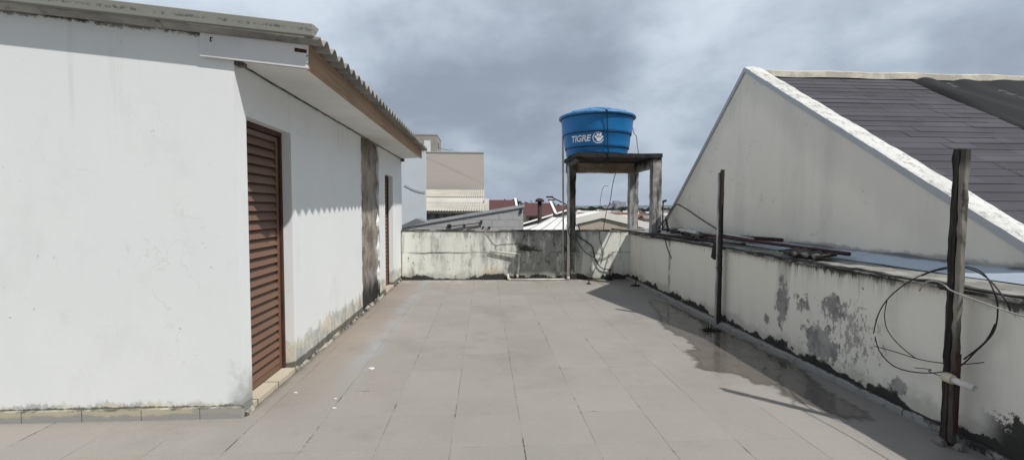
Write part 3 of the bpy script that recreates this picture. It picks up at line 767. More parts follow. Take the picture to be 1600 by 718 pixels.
# ------------------------------------------------------------------ water tank and its stand
ST0 = thing('tank_stand', (1.86, 9.8, .58), 'black stained concrete stand on legs carrying the blue water tank', 'stand')
def slab(u, v, z, j):
    return (1.735 + u * (3.425 - 1.735), 8.68 + v * 1.30, z + j * (math.sin(u * 31) * math.sin(v * 17 + 1) * .006))
sl = MB(); rng = random.Random(4)
i0 = len(sl.v); ring = []
for (a, b, c, d) in ((0, 0, 1, 0), (1, 0, 1, 1), (1, 1, 0, 1), (0, 1, 0, 0)):
    for k in range(14):
        t = k / 14; u = a + (c - a) * t; v = b + (d - b) * t
        ring.append((1.735 + u * 1.69 + rng.uniform(-.008, .008), 8.68 + v * 1.30 + rng.uniform(-.008, .008)))
zt_ = [2.612 + rng.uniform(-.006, .006) for _ in ring]; zb_ = [2.535 + rng.uniform(-.010, .008) for _ in ring]
sl.face([(x, y, z) for (x, y), z in zip(ring, zt_)]); sl.face([(x, y, z) for (x, y), z in zip(ring, zb_)][::-1])
for k in range(len(ring)):
    q = (k + 1) % len(ring); sl.face([(*ring[k], zb_[k]), (*ring[q], zb_[q]), (*ring[q], zt_[q]), (*ring[k], zt_[k])])
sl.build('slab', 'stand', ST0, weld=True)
def bar(p0, p1, wx, wy, name, mat, parent, seg=12, jit=.006, seed=0, bevel=.006):
    return rough_bar(MB(), p0, p1, wx, wy, seg, jit, random.Random(seed)).build(name, mat, parent, bevel=bevel)
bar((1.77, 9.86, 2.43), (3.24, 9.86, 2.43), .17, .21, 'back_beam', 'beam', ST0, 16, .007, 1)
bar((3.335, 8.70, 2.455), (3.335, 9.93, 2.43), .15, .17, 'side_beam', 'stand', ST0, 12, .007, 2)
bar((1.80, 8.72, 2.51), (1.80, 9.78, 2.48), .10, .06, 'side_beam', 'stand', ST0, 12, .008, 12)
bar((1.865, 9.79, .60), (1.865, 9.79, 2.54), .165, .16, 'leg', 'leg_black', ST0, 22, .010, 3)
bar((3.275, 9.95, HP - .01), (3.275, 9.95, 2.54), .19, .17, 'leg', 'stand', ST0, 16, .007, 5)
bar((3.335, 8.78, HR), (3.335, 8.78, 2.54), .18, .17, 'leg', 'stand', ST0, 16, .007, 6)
cb = MB(); cb.hexa([(1.70, 9.72, .585), (2.06, 9.70, .60), (2.06, 9.88, .60), (1.70, 9.88, .585), (1.74, 9.735, .615), (2.00, 9.72, .625), (2.00, 9.88, .625), (1.74, 9.88, .615)])
cb.build('broken_corbel', 'stand', ST0, bevel=.006)

TC = (2.285, 9.30, 2.614)
TK = thing('water_tank', TC, 'round blue plastic water tank with white lettering on the concrete stand', 'water tank')
def rad(z): return .615 + z * .150
prof = [(0.0, .004), (.55, .002), (.605, 0.0)]
prof += [(.612, .03), (.628, .128), (.646, .150), (.650, .165), (.655, .19), (.672, .400), (.690, .420), (.696, .438), (.700, .47), (.724, .735), (.730, .748)]
MB().lathe(prof, TC, 96).build('body', 'tank', TK)
for z_, r_ in ((.138, .640), (.410, .683)): MB().lathe([(r_ - .02, z_ - .014), (r_ + .004, z_ - .010), (r_ + .007, z_), (r_ + .004, z_ + .006), (r_ - .02, z_ + .012)], TC, 96).build('step_shadow_ring', 'tank_shade_blue', TK)  # dark rings added to draw the shadow line at each step
MB().lathe([(.722, .722), (.742, .728), (.750, .745), (.742, .762), (.72, .766)], TC, 96).build('rim', 'tank_shade_blue', TK)
lid = MB()
lid.lathe([(.735, .735), (.765, .738), (.776, .752), (.774, .775), (.760, .790), (.70, .815), (.60, .852), (.52, .873), (.44, .890), (.36, .905), (.33, .930), (.30, .938), (.2, .942), (.0, .944)], TC, 96)
lo = lid.build('lid', 'tank_lid', TK)
for k in range(12):
    rb = MB()
    w = 2 * math.pi * k / 12 + .1; cx, sx = math.cos(w), math.sin(w)
    rough_bar(rb, (TC[0] + cx * .42, TC[1] + sx * .42, TC[2] + .893), (TC[0] + cx * .70, TC[1] + sx * .70, TC[2] + .812), .05, .02, 3, 0); rb.build('rib', 'tank_lid', lo)

# lettering wrapped round the wall of the tank
def wrap(mesh_verts, a0, zmid):                               # flat (u, w) -> tank surface, u along the arc
    out = []
    for u, w_ in mesh_verts:
        z = zmid + w_; r = .655 + (z - .19) * .081 + .0035
        if z > .40: r = .700
        a = a0 + u / .665
        out.append((TC[0] + r * math.cos(a), TC[1] + r * math.sin(a), TC[2] + z))
    return out
def text_mesh(body, size):
    cu = bpy.data.curves.new('lettering', 'FONT'); cu.body = body; cu.size = size; cu.shear = .18; cu.offset = .0045; cu.space_character = .98
    ob = bpy.data.objects.new('lettering', cu); col.objects.link(ob)
    dg = bpy.context.evaluated_depsgraph_get(); dg.update()
    me = bpy.data.meshes.new_from_object(ob.evaluated_get(dg))
    bpy.data.objects.remove(ob); bpy.data.curves.remove(cu)
    bm = bmesh.new(); bm.from_mesh(me); bpy.data.meshes.remove(me)
    return bm
bm = text_mesh('TIGRE', .168)
xs = [v.co.x for v in bm.verts]; lo_, hi_ = min(xs), max(xs); sx = .43 / (hi_ - lo_)
for k in range(1, 40):
    bmesh.ops.bisect_plane(bm, geom=bm.verts[:] + bm.edges[:] + bm.faces[:], plane_co=(lo_ + (hi_ - lo_) * k / 40, 0, 0), plane_no=(1, 0, 0))
A0 = -math.pi / 2 - math.radians(60)
W = wrap([((v.co.x - lo_) * sx, v.co.y) for v in bm.verts], A0, .228)
lg = MB(); lg.v = [Vector(p) for p in W]; lg.f = [[v.index for v in f.verts] for f in bm.faces]; lg.mi = [0] * len(lg.f); lg.sm = [False] * len(lg.f)
bm.free(); lg.build('lettering', 'logo_white', TK)
em = MB(); cu_, cw_ = .565, .285
def flat(pts): em.face(wrap(pts, A0, 0.0))
def disc(u0, w0, ru, rw, rot=0, n=20):
    c, s_ = math.cos(rot), math.sin(rot)
    flat([(u0 + ru * math.cos(2 * math.pi * k / n) * c - rw * math.sin(2 * math.pi * k / n) * s_, w0 + ru * math.cos(2 * math.pi * k / n) * s_ + rw * math.sin(2 * math.pi * k / n) * c) for k in range(n)])
for k in range(36):
    a, b = R(50) + R(285) * k / 36, R(60) + R(285) * (k + 1) / 36
    flat([(cu_ + rr * math.cos(q), cw_ + rr * math.sin(q)) for rr, q in ((.108, a), (.108, b), (.094, b), (.094, a))])
disc(cu_ + .014, cw_ - .028, .050, .042, .3)
for du, dw, ru, rw, ro in ((-.046, .012, .021, .030, .5), (-.010, .052, .022, .031, .15), (.038, .050, .022, .030, -.3), (.074, .010, .020, .028, -.7)): disc(cu_ + du, cw_ + dw, ru, rw, ro)
em.build('paw_emblem', 'logo_white', TK)

def cable(pts, r, name, mat, label, cat, n=8, seg=6, group=None): return solo(MB().tube(smooth_path(pts, n), r, seg), name, mat, label, cat, group)
zl = TC[2]
cable([(1.93, 9.35, zl + .86), (1.98, 9.0, zl + .87), (2.12, 8.75, zl + .85), (2.25, 8.56, zl + .80), (2.285, 8.512, zl + .765), (2.29, 8.53, zl + .70), (2.31, 8.575, zl + .44), (2.33, 8.615, zl + .19), (2.36, 8.655, zl + .0), (2.385, 8.662, zl - .10), (2.37, 8.9, zl - .20)], .009, 'rope', 'cord_green', 'thin dark cord tied over the lid and down the front of the blue tank', 'rope')
cable([(2.99, 9.2, zl + .60), (3.03, 9.2, zl + .46), (3.07, 9.18, zl + .40), (3.10, 9.2, zl + .22), (3.14, 9.2, zl + .02)], .007, 'cord', 'cable_grey', 'thin grey cord hanging at the tank side away from the lettering', 'cord')
cable([(1.60, 9.36, zl + .70), (1.615, 9.36, zl + .45), (1.66, 9.38, zl + .20), (1.70, 9.42, zl + .0)], .014, 'hose', 'cable_black', 'short black hose between the tank rim and the stand slab', 'hose')
cable([(1.85, 8.8, 2.53), (2.0, 8.78, 2.47), (2.18, 8.76, 2.42), (2.33, 8.74, 2.49), (2.38, 8.72, 2.56)], .011, 'cable', 'cable_black', 'black cable sagging under the slab of the tank stand', 'cable')
cable([(2.84, 9.8, 2.34), (2.815, 9.86, 2.20), (2.78, 9.9, 1.95), (2.75, 9.92, 1.70), (2.68, 9.93, 1.50), (2.63, 9.94, 1.2), (2.62, 9.93, 1.09)], .008, 'cable', 'cable_black', 'thin black cable hanging through the open tank stand', 'cable')

# pipes on the far parapet
P1 = solo(MB().tube(smooth_path([(1.655, 9.55, 3.33), (1.655, 9.6, 3.30), (1.665, 9.75, 3.2), (1.668, 9.80, 3.1), (1.70, 9.80, 1.0), (1.705, 9.80, .03)], 6), .020, 10), 'pipe', 'pvc_grey', 'slim grey pipe rising from the floor to the rim of the blue tank', 'pipe')
t = thing('pipe', (1.79, 9.70, 0), 'thicker white pipe standing in front of the black stand leg', 'pipe')
MB().tube([(1.795, 9.68, .02), (1.795, 9.685, 1.3), (1.785, 9.69, 2.62)], .029, 12).build('tube', 'pvc_white', t)
MB().tube([(1.795, 9.68, .02), (1.795, 9.68, .09)], .032, 12).build('coupling', 'pvc_white', t)
MB().tube([(1.785, 9.69, 2.60), (1.785, 9.69, 2.65)], .032, 12).build('coupling', 'pvc_white', t)
t = thing('pipe', (.70, 9.82, 0), 'white elbow pipe bent off the mouldy far wall and down to the floor', 'pipe')
MB().tube([(.10, 9.84, .625), (.755, 9.80, .565)], .021, 10).build('arm', 'pvc_white', t)
MB().tube([(.755, 9.80, .565), (.74, 9.805, .35), (.705, 9.815, .03)], .018, 10).build('drop', 'pvc_white', t)
MB().tube(smooth_path([(.70, 9.803, .575), (.745, 9.80, .572), (.757, 9.80, .55), (.755, 9.80, .51)], 5), .025, 10).build('elbow', 'pvc_white', t)
MB().tube([(.709, 9.814, .05), (.706, 9.815, .12)], .024, 10).build('coupling', 'pvc_white', t)
t = thing('pipe', (1.1, 9.74, 0), 'white pipe lying on the floor along the foot of the far wall', 'pipe')
MB().tube([(.55, 9.72, .024), (1.73, 9.72, .024)], .020, 10).build('tube', 'pvc_white', t)
MB().tube(smooth_path([(.56, 9.72, .024), (.52, 9.73, .03), (.51, 9.78, .05), (.50, 9.84, .12)], 4), .026, 10).build('elbow', 'pvc_white', t)
cable([(-.02, 9.868, 1.06), (.10, 9.868, .90), (.22, 9.868, .765), (.40, 9.868, .775), (.60, 9.868, .785), (.80, 9.868, .78)], .0045, 'wire', 'cable_grey', 'thin grey wire bent across the mouldy far wall above the elbow pipe', 'wire')
cable([(-1.6, 9.868, .60), (-1.3, 9.866, .585), (-1.1, 9.868, .60), (-.4, 9.868, .592)], .004, 'wire', 'cable_grey', 'thin wire fixed level along the pale left end of the far wall', 'wire')
cable([(.80, 9.85, .66), (.9, 9.83, .64), (1.0, 9.84, .63), (.88, 9.80, .66), (.78, 9.83, .68), (.86, 9.82, .70), (1.05, 9.85, .65), (1.25, 9.86, .63)], .008, 'cable', 'cable_black', 'knotted black cable stub on the far wall beside the elbow pipe', 'cable')
ang = [2 * math.pi * k / 22 for k in range(70)]
cable([(1.905 + .125 * math.cos(a) * (1 + .05 * math.sin(3 * a)), 9.675 - .0006 * i, 1.06 + .15 * math.sin(a) + .004 * math.sin(i)) for i, a in enumerate(ang)], .0095, 'hose_coil', 'cable_grey', 'small coil of grey hose hanging on the stand leg above the far wall', 'hose', n=3)
cable([(1.95, 9.72, 1.0), (2.10, 9.84, .90), (2.33, 9.85, .74), (2.38, 9.85, .60), (2.43, 9.85, .42), (2.55, 9.84, .26), (2.68, 9.84, .22), (2.80, 9.83, .215)], .011, 'cable', 'cable_black', 'thicker dark cable looping down the far wall from the coil to the floor stub', 'cable')
cable([(1.95, 9.73, .97), (2.05, 9.85, .80), (2.2, 9.86, .60), (2.42, 9.86, .46), (2.49, 9.86, .36)], .008, 'cable', 'cable_grey', 'thinner grey cable slanting down the far wall below the coil', 'cable')
cable([(2.50, 9.85, 1.08), (2.51, 9.85, .90), (2.56, 9.86, .74), (2.60, 9.86, .58), (2.575, 9.86, .44), (2.56, 9.86, .36)], .008, 'cable', 'cable_grey', 'grey cable hanging over the top of the sunlit far wall', 'cable')
cable([(2.28, 9.865, .59), (2.45, 9.86, .585), (2.65, 9.855, .59)], .005, 'wire', 'cable_grey', 'short level wire across the sunlit patch of the far wall', 'wire')
cable([(2.40, 9.862, .46), (2.55, 9.855, .455), (2.70, 9.85, .50), (2.83, 9.84, .60)], .008, 'cable', 'cable_grey', 'grey cable curving up to its cut end on the sunlit far wall', 'cable')

# anchor stubs and weeds on the floor
def stub(name, x, y, h, lab, tilt=0, base=.05):
    t = thing(name, (x, y, 0), lab, 'bolt')
    b = MB(); rng = random.Random(int(x * 100)); pts = [(x + base * math.cos(k * .7) * rng.uniform(.7, 1.3), y + base * math.sin(k * .7) * rng.uniform(.7, 1.3)) for k in range(9)]
    b.face([(px, py, .022) for px, py in pts])
    for k in range(9): b.face([(*pts[k], .022), (*pts[(k + 1) % 9], .022), (x + (pts[(k + 1) % 9][0] - x) * 1.25, y + (pts[(k + 1) % 9][1] - y) * 1.25, -.002), (x + (pts[k][0] - x) * 1.25, y + (pts[k][1] - y) * 1.25, -.002)])
    b.build('base_lump', 'moss_black', t)
    MB().tube([(x, y, .0), (x + tilt, y, h)], .012, 8).build('rod', 'rust', t)
    MB().tube([(x + tilt * .8, y, h * .78), (x + tilt, y, h * .95)], .022, 6).build('nut', 'rust', t)
stub('anchor_bolt', 2.14, 9.22, .12, 'short pale stub bolted to the open floor near the far wall', 0, .035)
stub('anchor_bolt', 2.70, 9.70, .26, 'upright rusty rod with a nut at the foot of the sunlit far wall', .01, .06)
stub('anchor_bolt', 3.02, 8.95, .20, 'leaning rusty rod stub at the far end of the kerb', .03, .07)
t = thing('weed', (2.87, 5.62, 0), 'small dark weed tuft growing in the wet floor joint beside the far post', 'weed')
rng = random.Random(2); lf = MB()
for k in range(26):
    a = rng.uniform(0, 6.28); l = rng.uniform(.05, .14); r0 = rng.uniform(0, .06); b = rng.uniform(.3, 1.3)
    c = Vector((2.87 + r0 * math.cos(a), 5.62 + r0 * math.sin(a), .005)); d = Vector((math.cos(a) * math.cos(b), math.sin(a) * math.cos(b), math.sin(b)))
    s_ = d.cross(Vector((0, 0, 1))).normalized() * .009
    lf.face([c, c + d * l * .5 + s_, c + d * l, c + d * l * .5 - s_])
lf.build('leaves', 'weed_leaf', t)
lm = MB(); pts = [(2.87 + .16 * math.cos(k * .45) * rng.uniform(.5, 1), 5.60 + .10 * math.sin(k * .45) * rng.uniform(.6, 1)) for k in range(14)]
lm.face([(x, y, .014) for x, y in pts]); lm.build('soil', 'moss_black', t)

# paint flecks
rng = random.Random(9)
for i, (x, y, s_, lab) in enumerate([(-1.09, 4.42, .038, 'thin white paint splash on the floor level with the middle of the house wall'), (-1.16, 3.54, .018, 'round white paint chip on the floor near the front corner of the house'), (-1.58, 3.86, .016, 'white paint splash on the floor in front of the near door'), (-1.21, 3.72, .013, 'tiny white paint splash between the larger floor chips')]):
    b = MB(); pts = [(x + s_ * rng.uniform(.4, 1.2) * math.cos(k * .52), y + s_ * rng.uniform(.3, 1.0) * math.sin(k * .52)) for k in range(12)]
    b.face([(px, py, .0055) for px, py in pts]).face([(px, py, .001) for px, py in pts][::-1])
    for k in range(12): b.face([(*pts[k], .001), (*pts[(k + 1) % 12], .001), (*pts[(k + 1) % 12], .0055), (*pts[k], .0055)])
    solo(b, 'paint_chip', 'paint_white', lab, 'paint chip')

# ------------------------------------------------------------------ posts by the side parapet
t = thing('post', (3.07, 2.77, 0), 'thick black weathered timber post with the wire loop and pipe elbow, nearest the camera', 'post')
rough_bar(MB(), (3.060, 2.795, .0), (3.060, 2.797, 1.945), .038, .042, 30, .005, random.Random(1)).build('dark_timber', 'post', t, bevel=.004)
rough_bar(MB(), (3.064, 2.756, .02), (3.064, 2.758, 1.94), .034, .034, 30, .0045, random.Random(2)).build('grey_batten', 'batten', t, bevel=.004)
MB().box(3.052, 3.078, 2.731, 2.736, .10, .62).build('rust_strip', 'rust', t)
rng = random.Random(6)
for k in range(7):
    a = rng.uniform(0, 6.28); x, y, q = 3.06 + .045 * math.cos(a), 2.765 + .06 * math.sin(a), rng.uniform(.018, .034)
    fo = MB().hexa([(x - q, y - q, -.002), (x + q, y - q, -.002), (x + q, y + q, -.002), (x - q, y + q, -.002), (x - q * .5, y - q * .6, q * 1.4), (x + q * .6, y - q * .4, q * 1.3), (x + q * .5, y + q * .6, q * 1.5), (x - q * .6, y + q * .5, q * 1.2)])
    fo.build('foot_stone', 'stone_grey', t, bevel=.008)
t = thing('post', (3.10, 5.86, 0), 'thin post of a pale strip and a black strip, midway along the side parapet', 'post')
rough_bar(MB(), (3.103, 5.893, .02), (3.103, 5.896, 2.03), .030, .036, 20, .002, random.Random(3)).build('pale_strip', 'pale_batten', t)
rough_bar(MB(), (3.115, 5.845, .02), (3.115, 5.848, 2.065), .034, .045, 20, .002, random.Random(4)).build('black_strip', 'post', t)
for z in (1.10, .92, .76): MB().box(3.088, 3.136, 5.815, 5.912, z, z + .012).build('tie_wire', 'wire_dark', t)
solo(rough_bar(MB(), (3.155, 6.04, 1.09), (3.150, 6.10, .87), .03, .085, 6, .005, random.Random(7)), 'strap', 'strap_dark', 'short dark rubber strap hanging over the ledge beside the thin post', 'strap')

L1 = [(3.14,3.47,.55),(3.14,3.43,.72),(3.14,3.34,.87),(3.14,3.18,1.02),(3.15,3.00,1.13),(3.15,2.82,1.18),(3.15,2.69,1.15),(3.14,2.61,1.03),(3.14,2.59,.92),(3.14,2.61,.79),(3.14,2.70,.65),(3.15,2.83,.49),(3.15,3.05,.38),(3.14,3.26,.35),(3.14,3.40,.42),(3.145,3.46,.53)]
L2 = [(3.155,3.10,1.075),(3.155,3.00,1.125),(3.155,2.82,1.17),(3.155,2.68,1.13),(3.15,2.57,1.02),(3.15,2.53,.94)]
L3 = [(3.15,3.37,.84),(3.15,3.385,.72),(3.15,3.36,.62),(3.15,3.29,.55),(3.15,3.20,.50),(3.15,3.11,.465)]
L4 = [(3.145,3.46,.45),(3.15,3.30,.46),(3.155,3.06,.47),(3.155,2.83,.52),(3.15,2.66,.59)]
L5 = [(3.14,2.60,.85),(3.15,2.66,.72),(3.15,2.78,.57)]
t = thing('wire_loop', (3.14, 3.0, .4), 'wide loop of stiff dark wire hung behind the thick black post', 'wire')
MB().tube(smooth_path(L1, 6), .0043, 6).build('outer_ring', 'wire_dark', t)
MB().tube(smooth_path(L2, 6), .0045, 6).build('loose_end', 'wire_dark', t)
MB().tube(smooth_path(L3, 6), .0034, 6).build('inner_turn', 'wire_dark', t)
MB().tube(smooth_path(L4, 6), .0034, 6).build('crossing_strand', 'wire_dark', t)
MB().tube(smooth_path(L5, 6), .0045, 6).build('short_strand', 'wire_dark', t)
cable([(3.06, 3.02, .98), (3.03, 2.95, 1.05), (3.01, 2.86, 1.075), (3.0, 2.79, 1.06), (2.995, 2.73, 1.03), (3.0, 2.54, .99), (3.0, 2.34, .96), (3.0, 1.9, .93)], .005, 'wire', 'wire_pale', 'pale clothes wire wrapped round the thick post and running along the side parapet', 'wire')
cable([(3.02, 2.70, .455), (3.0, 2.86, .46), (3.05, 2.90, .46), (3.0, 2.97, .45)], .003, 'wire', 'wire_dark', 'short bent wire twisted round the foot of the thick post', 'wire')
t = thing('pipe_elbow', (3.0, 2.75, .45), 'cream pipe elbow with a short white pipe sticking out of the thick post', 'pipe')
MB().tube(smooth_path([(3.045, 2.765, .455), (3.015, 2.765, .46), (3.005, 2.75, .462), (3.005, 2.71, .462)], 5), .030, 14).build('elbow', 'pvc_cream', t)
pp = MB().tube([(3.005, 2.72, .462), (3.012, 2.585, .455)], .0215, 14, caps=False).build('pipe', 'pvc_white', t)
so = pp.modifiers.new('thickness', 'SOLIDIFY'); so.thickness = .004; so.offset = -1

# things lying on the ledge
def rod(p0, p1, r, mat, name, lab, cat, seg=8): return solo(MB().tube([p0, tuple((a + b) / 2 + (.006 if i == 2 else 0) for i, (a, b) in enumerate(zip(p0, p1))), p1], r, seg), name, mat, lab, cat)
zl = HR + .03
rod((3.46, 8.3, zl + .07), (3.48, 4.15, zl + .05), .020, 'rust_red', 'pole', 'long dark red round pole lying on the ledge, cut end toward the wire loop', 'pole', 10)
rod((2.80, 9.93, HP + .025), (3.28, 6.9, HR + .02), .014, 'rust', 'iron_bar', 'long rusty bar lying across the corner of the two parapets', 'bar')
rod((3.02, 9.6, HR + .055), (3.36, 8.9, HR + .10), .014, 'pvc_white', 'pipe', 'thin white pipe laid over the parapet corner beside the stand leg', 'pipe')
rod((3.52, 8.2, zl + .03), (3.62, 5.35, zl + .10), .024, 'rust', 'iron_bar', 'thick rusty iron bar lying against the flashing behind the thin post', 'bar')
rod((3.40, 7.6, zl + .03), (3.40, 5.75, zl + .02), .015, 'rust', 'iron_bar', 'short rusty bar on the ledge beside the dark strap', 'bar')
rod((3.30, 8.4, zl), (3.33, 6.2, zl), .012, 'rust', 'iron_bar', 'rusty bar lying along the ledge edge beyond the thin post', 'bar')
rod((3.56, 7.8, zl + .13), (3.50, 5.75, zl + .09), .013, 'pvc_white', 'pipe', 'slim white pipe lying on top of the rusty bars', 'pipe')
rod((3.62, 8.6, zl + .11), (3.44, 6.6, zl + .10), .016, 'pvc_grey', 'pipe', 'grey pipe lying over the scrap by the far end of the gable', 'pipe')
rod((3.36, 6.4, zl + .035), (3.44, 5.15, zl + .0), .010, 'wire_pale', 'rod', 'thin pale rod lying loose on the ledge before the tile shards', 'rod')
rod((3.44, 7.9, zl + .10), (3.40, 7.1, zl + .09), .030, 'pvc_white', 'pipe', 'short stub of thick white pipe among the scrap behind the stand leg', 'pipe')
cable([(3.36, 8.75, 1.12), (3.45, 8.55, 1.35), (3.55, 8.35, 1.62), (3.60, 8.1, 1.58), (3.60, 7.4, 1.38), (3.56, 6.6, 1.19), (3.52, 6.3, 1.14)], .014, 'hose', 'cable_grey', 'stiff grey hose kinked upward in front of the gable wall', 'hose', n=4)
cable([(3.35, 8.7, 1.10), (3.42, 8.3, 1.17), (3.36, 8.0, 1.12), (3.44, 7.7, 1.18), (3.36, 7.4, 1.12), (3.46, 7.1, 1.14), (3.40, 6.8, 1.10)], .016, 'cable', 'cable_black', 'tangled black cable among the scrap on the ledge', 'cable')
cable([(3.5, 8.6, 1.12), (3.58, 8.1, 1.20), (3.50, 7.6, 1.16), (3.60, 7.0, 1.17), (3.55, 6.4, 1.13), (3.58, 5.9, 1.12)], .012, 'cable', 'cable_grey', 'grey cable snaking between the scrap and the flashing', 'cable')
cable([(3.188, 7.9, 1.03), (3.186, 7.82, .90), (3.186, 7.72, .80), (3.186, 7.60, .70)], .008, 'cable', 'cable_grey', 'cut grey cable end dangling over the side parapet near the corner', 'cable')
cable([(3.17, 9.3, 1.02), (3.165, 9.0, .98), (3.165, 8.6, .99), (3.17, 8.2, 1.02)], .006, 'wire', 'cable_grey', 'thin wire sagging below the ledge beside the stand leg', 'wire')
sp = thing('vent_pipe', (3.48, 8.75, HR), 'thin dark standing pipe with a small hooked top beside the stand leg', 'pipe')
MB().tube([(3.48, 8.75, HR), (3.48, 8.75, 1.70)], .014, 8).build('tube', 'cable_black', sp); MB().tube([(3.48, 8.76, 1.69), (3.51, 8.68, 1.71)], .022, 8).build('cap', 'cable_black', sp)
rod((3.47, 8.45, zl + .06), (3.62, 8.95, zl + .30), .020, 'rust', 'iron_bar', 'rusty bar propped steeply against the foot of the gable', 'bar')
def shard(x0, x1, y0, y1, z, ph, lab, rot):
    def f(u, v):
        y = y0 + v * (y1 - y0); x = x0 + u * (x1 - x0) + .03 * math.sin(v * 9 + ph)
        return (x + (v - .5) * rot, y, z + u * .03 + .016 * math.cos(2 * math.pi * (y - y0) / .125))
    o = solo(MB().grid(f, 4, 48), 'roof_tile_shard', 'asbestos_shard', lab, 'roof tile'); m = o.modifiers.new('thickness', 'SOLIDIFY'); m.thickness = .012
shard(3.21, 3.43, 4.20, 4.86, HR + .045, 0, 'corrugated roof tile shard lying on the ledge beside the red pole', .05)
shard(3.32, 3.50, 6.9, 7.35, HR + .06, 1, 'dirty corrugated tile shard buried in the scrap behind the thin post', .03)
MB_ = MB().hexa([(3.30, 7.95, HR + .012), (3.50, 7.9, HR + .012), (3.52, 8.4, HR + .012), (3.32, 8.45, HR + .012), (3.31, 7.97, HR + .045), (3.49, 7.93, HR + .07), (3.51, 8.38, HR + .05), (3.33, 8.42, HR + .10)])
solo(MB_, 'sheet_offcut', 'pvc_grey', 'crumpled pale sheet offcut on the ledge at the foot of the stand leg', 'offcut')

# ------------------------------------------------------------------ neighbour's gabled house
G = thing('gabled_house', (3.75, 6.47, 0), 'neighbouring house with a steep beige gable wall and dark shingle roof', 'house')
XG, XI, XF = 3.752, 3.955, 16.0
PK = (6.47, 3.59); FA = (9.46, 1.155); NE = (-.6, -.942)          # (y, z) of peak, far and near rake ends
sn = (PK[1] - NE[1]) / (PK[0] - NE[0]); sf = (PK[1] - FA[1]) / (FA[0] - PK[0])
g = MB()
g.face([(XG, NE[0], -2), (XG, FA[0], -2), (XG, FA[0], FA[1] - .05), (XG, PK[0], PK[1] - .05), (XG, NE[0], NE[1] - .05)])
g.face([(XI - .03, NE[0], -2), (XI - .03, FA[0], -2), (XI - .03, FA[0], FA[1] - .05), (XI - .03, PK[0], PK[1] - .05), (XI - .03, NE[0], NE[1] - .05)])
g.face([(XG, FA[0], -2), (XF, FA[0], -2), (XF, FA[0], FA[1] - .2), (XI, FA[0], FA[1] - .2), (XG, FA[0], FA[1] - .05)])
g.build('wall', 'gable', G)
rk = MB()
def rake(a, b, seed, N):
    rg = random.Random(seed)
    def f(u, v):
        y, z = a[0] + (b[0] - a[0]) * u, a[1] + (b[1] - a[1]) * u
        k = [(XG - .018, -.065), (XG - .020, -.004), (XG, .004), ((XG + XI) / 2, .014), (XI, .004), (XI + .002, -.10)][round(v * 5)]
        return (k[0], y, z + k[1] + .004 * math.sin(y * 11 + v) + .003 * math.sin(y * 29))
    rk.grid(f, N, 5, False)
rake(NE, PK, 1, 90); rake(PK, FA, 2, 60)
ro = rk.build('rake_cap', 'rake', G)
dm = MB()
for a, b in ((NE, PK), (PK, FA)):
    N = 30
    for k in range(N):
        p, q = k / N, (k + 1) / N
        y0, z0, y1, z1 = a[0] + (b[0] - a[0]) * p, a[1] + (b[1] - a[1]) * p, a[0] + (b[0] - a[0]) * q, a[1] + (b[1] - a[1]) * q
        dm.face([(XG - .022, y0, z0 - .072), (XG - .022, y1, z1 - .072), (XG - .024, y1, z1 - .002), (XG - .024, y0, z0 - .002)])
        dm.face([(XG - .022, y0, z0 - .072), (XG - .022, y1, z1 - .072), (XG + .01, y1, z1 - .075), (XG + .01, y0, z0 - .075)])
dm.build('drip_edge', 'drip', G, weld=True)
rr_ = MB(); d = .10
ln_ = math.hypot(PK[0] - NE[0], PK[1] - NE[1]); cy_, cz_ = (PK[0] - NE[0]) / ln_, (PK[1] - NE[1]) / ln_
nr = int(ln_ / .145) + 1
for k in range(nr):                                   # courses, each lapping over the one below
    a, b = k * .145, min((k + 1) * .145, ln_); rq = random.Random(k)
    def P(x, t, up): return (x, NE[0] + cy_ * t - cz_ * up, NE[1] - d + cz_ * t + cy_ * up)
    xs_ = [XI + .004]
    while xs_[-1] < XF: xs_.append(xs_[-1] + rq.uniform(.55, 1.15))
    for q in range(len(xs_) - 1):
        u_ = .006 + rq.uniform(-.002, .003); x0_, x1_ = xs_[q], min(xs_[q + 1] - .006, XF); w_ = rq.uniform(-.006, .006)
        rr_.face([P(x0_, a + w_, u_), P(x1_, a + w_, u_), P(x1_, b + .01, .002), P(x0_, b + .01, .002)])
        rr_.face([P(x0_, a + w_, u_), P(x1_, a + w_, u_), P(x1_, a + w_, -.004), P(x0_, a + w_, -.004)])
rr_.face([(XI + .004, NE[0], NE[1] - d - .012), (XF, NE[0], NE[1] - d - .012), (XF, PK[0], PK[1] - d - .012), (XI + .004, PK[0], PK[1] - d - .012)])
rr_.face([(XI + .004, PK[0], PK[1] - d), (XF, PK[0], PK[1] - d), (XF, FA[0], FA[1] - d), (XI + .004, FA[0], FA[1] - d)])
rr_.build('roof', 'shingle', G)
rd = MB()
def ridge(u, v):
    x = XI + .0 + u * (XF - XI); k = [(-.13, -.13), (-.115, -.045), (-.02, -.005), (.06, -.01), (.13, -.11)][round(v * 4)]
    return (x, PK[0] + k[0] + .006 * math.sin(x * 9), PK[1] - .03 + k[1] + .006 * math.sin(x * 5.3))
rd.grid(ridge, 120, 4, False).build('ridge_cap', 'ridge', G)
# dark membrane lying over the shingles
def memb(u, v):
    y = PK[0] - .10 - (1 - u) * 4.6
    x0_ = 6.12 + .05 * math.sin(u * 7) + .03 * math.sin(u * 19)
    x = x0_ + v * (11.0 - x0_)
    z = PK[1] - d - (PK[0] - y) * sn
    fold = .05 * math.sin(v * 26 + u * 3 + math.sin(u * 9)) ** 2 * math.exp(-v * 4.0) * (.3 + u) + .02 * math.sin(u * 17 + v * 8) + .022
    return (x, y, z + (fold if v > 0 else .008))
solo(MB().grid(memb, 50, 90), 'roof_membrane', 'membrane', 'loose black membrane sheet draped over the dark shingle roof', 'tarpaulin')

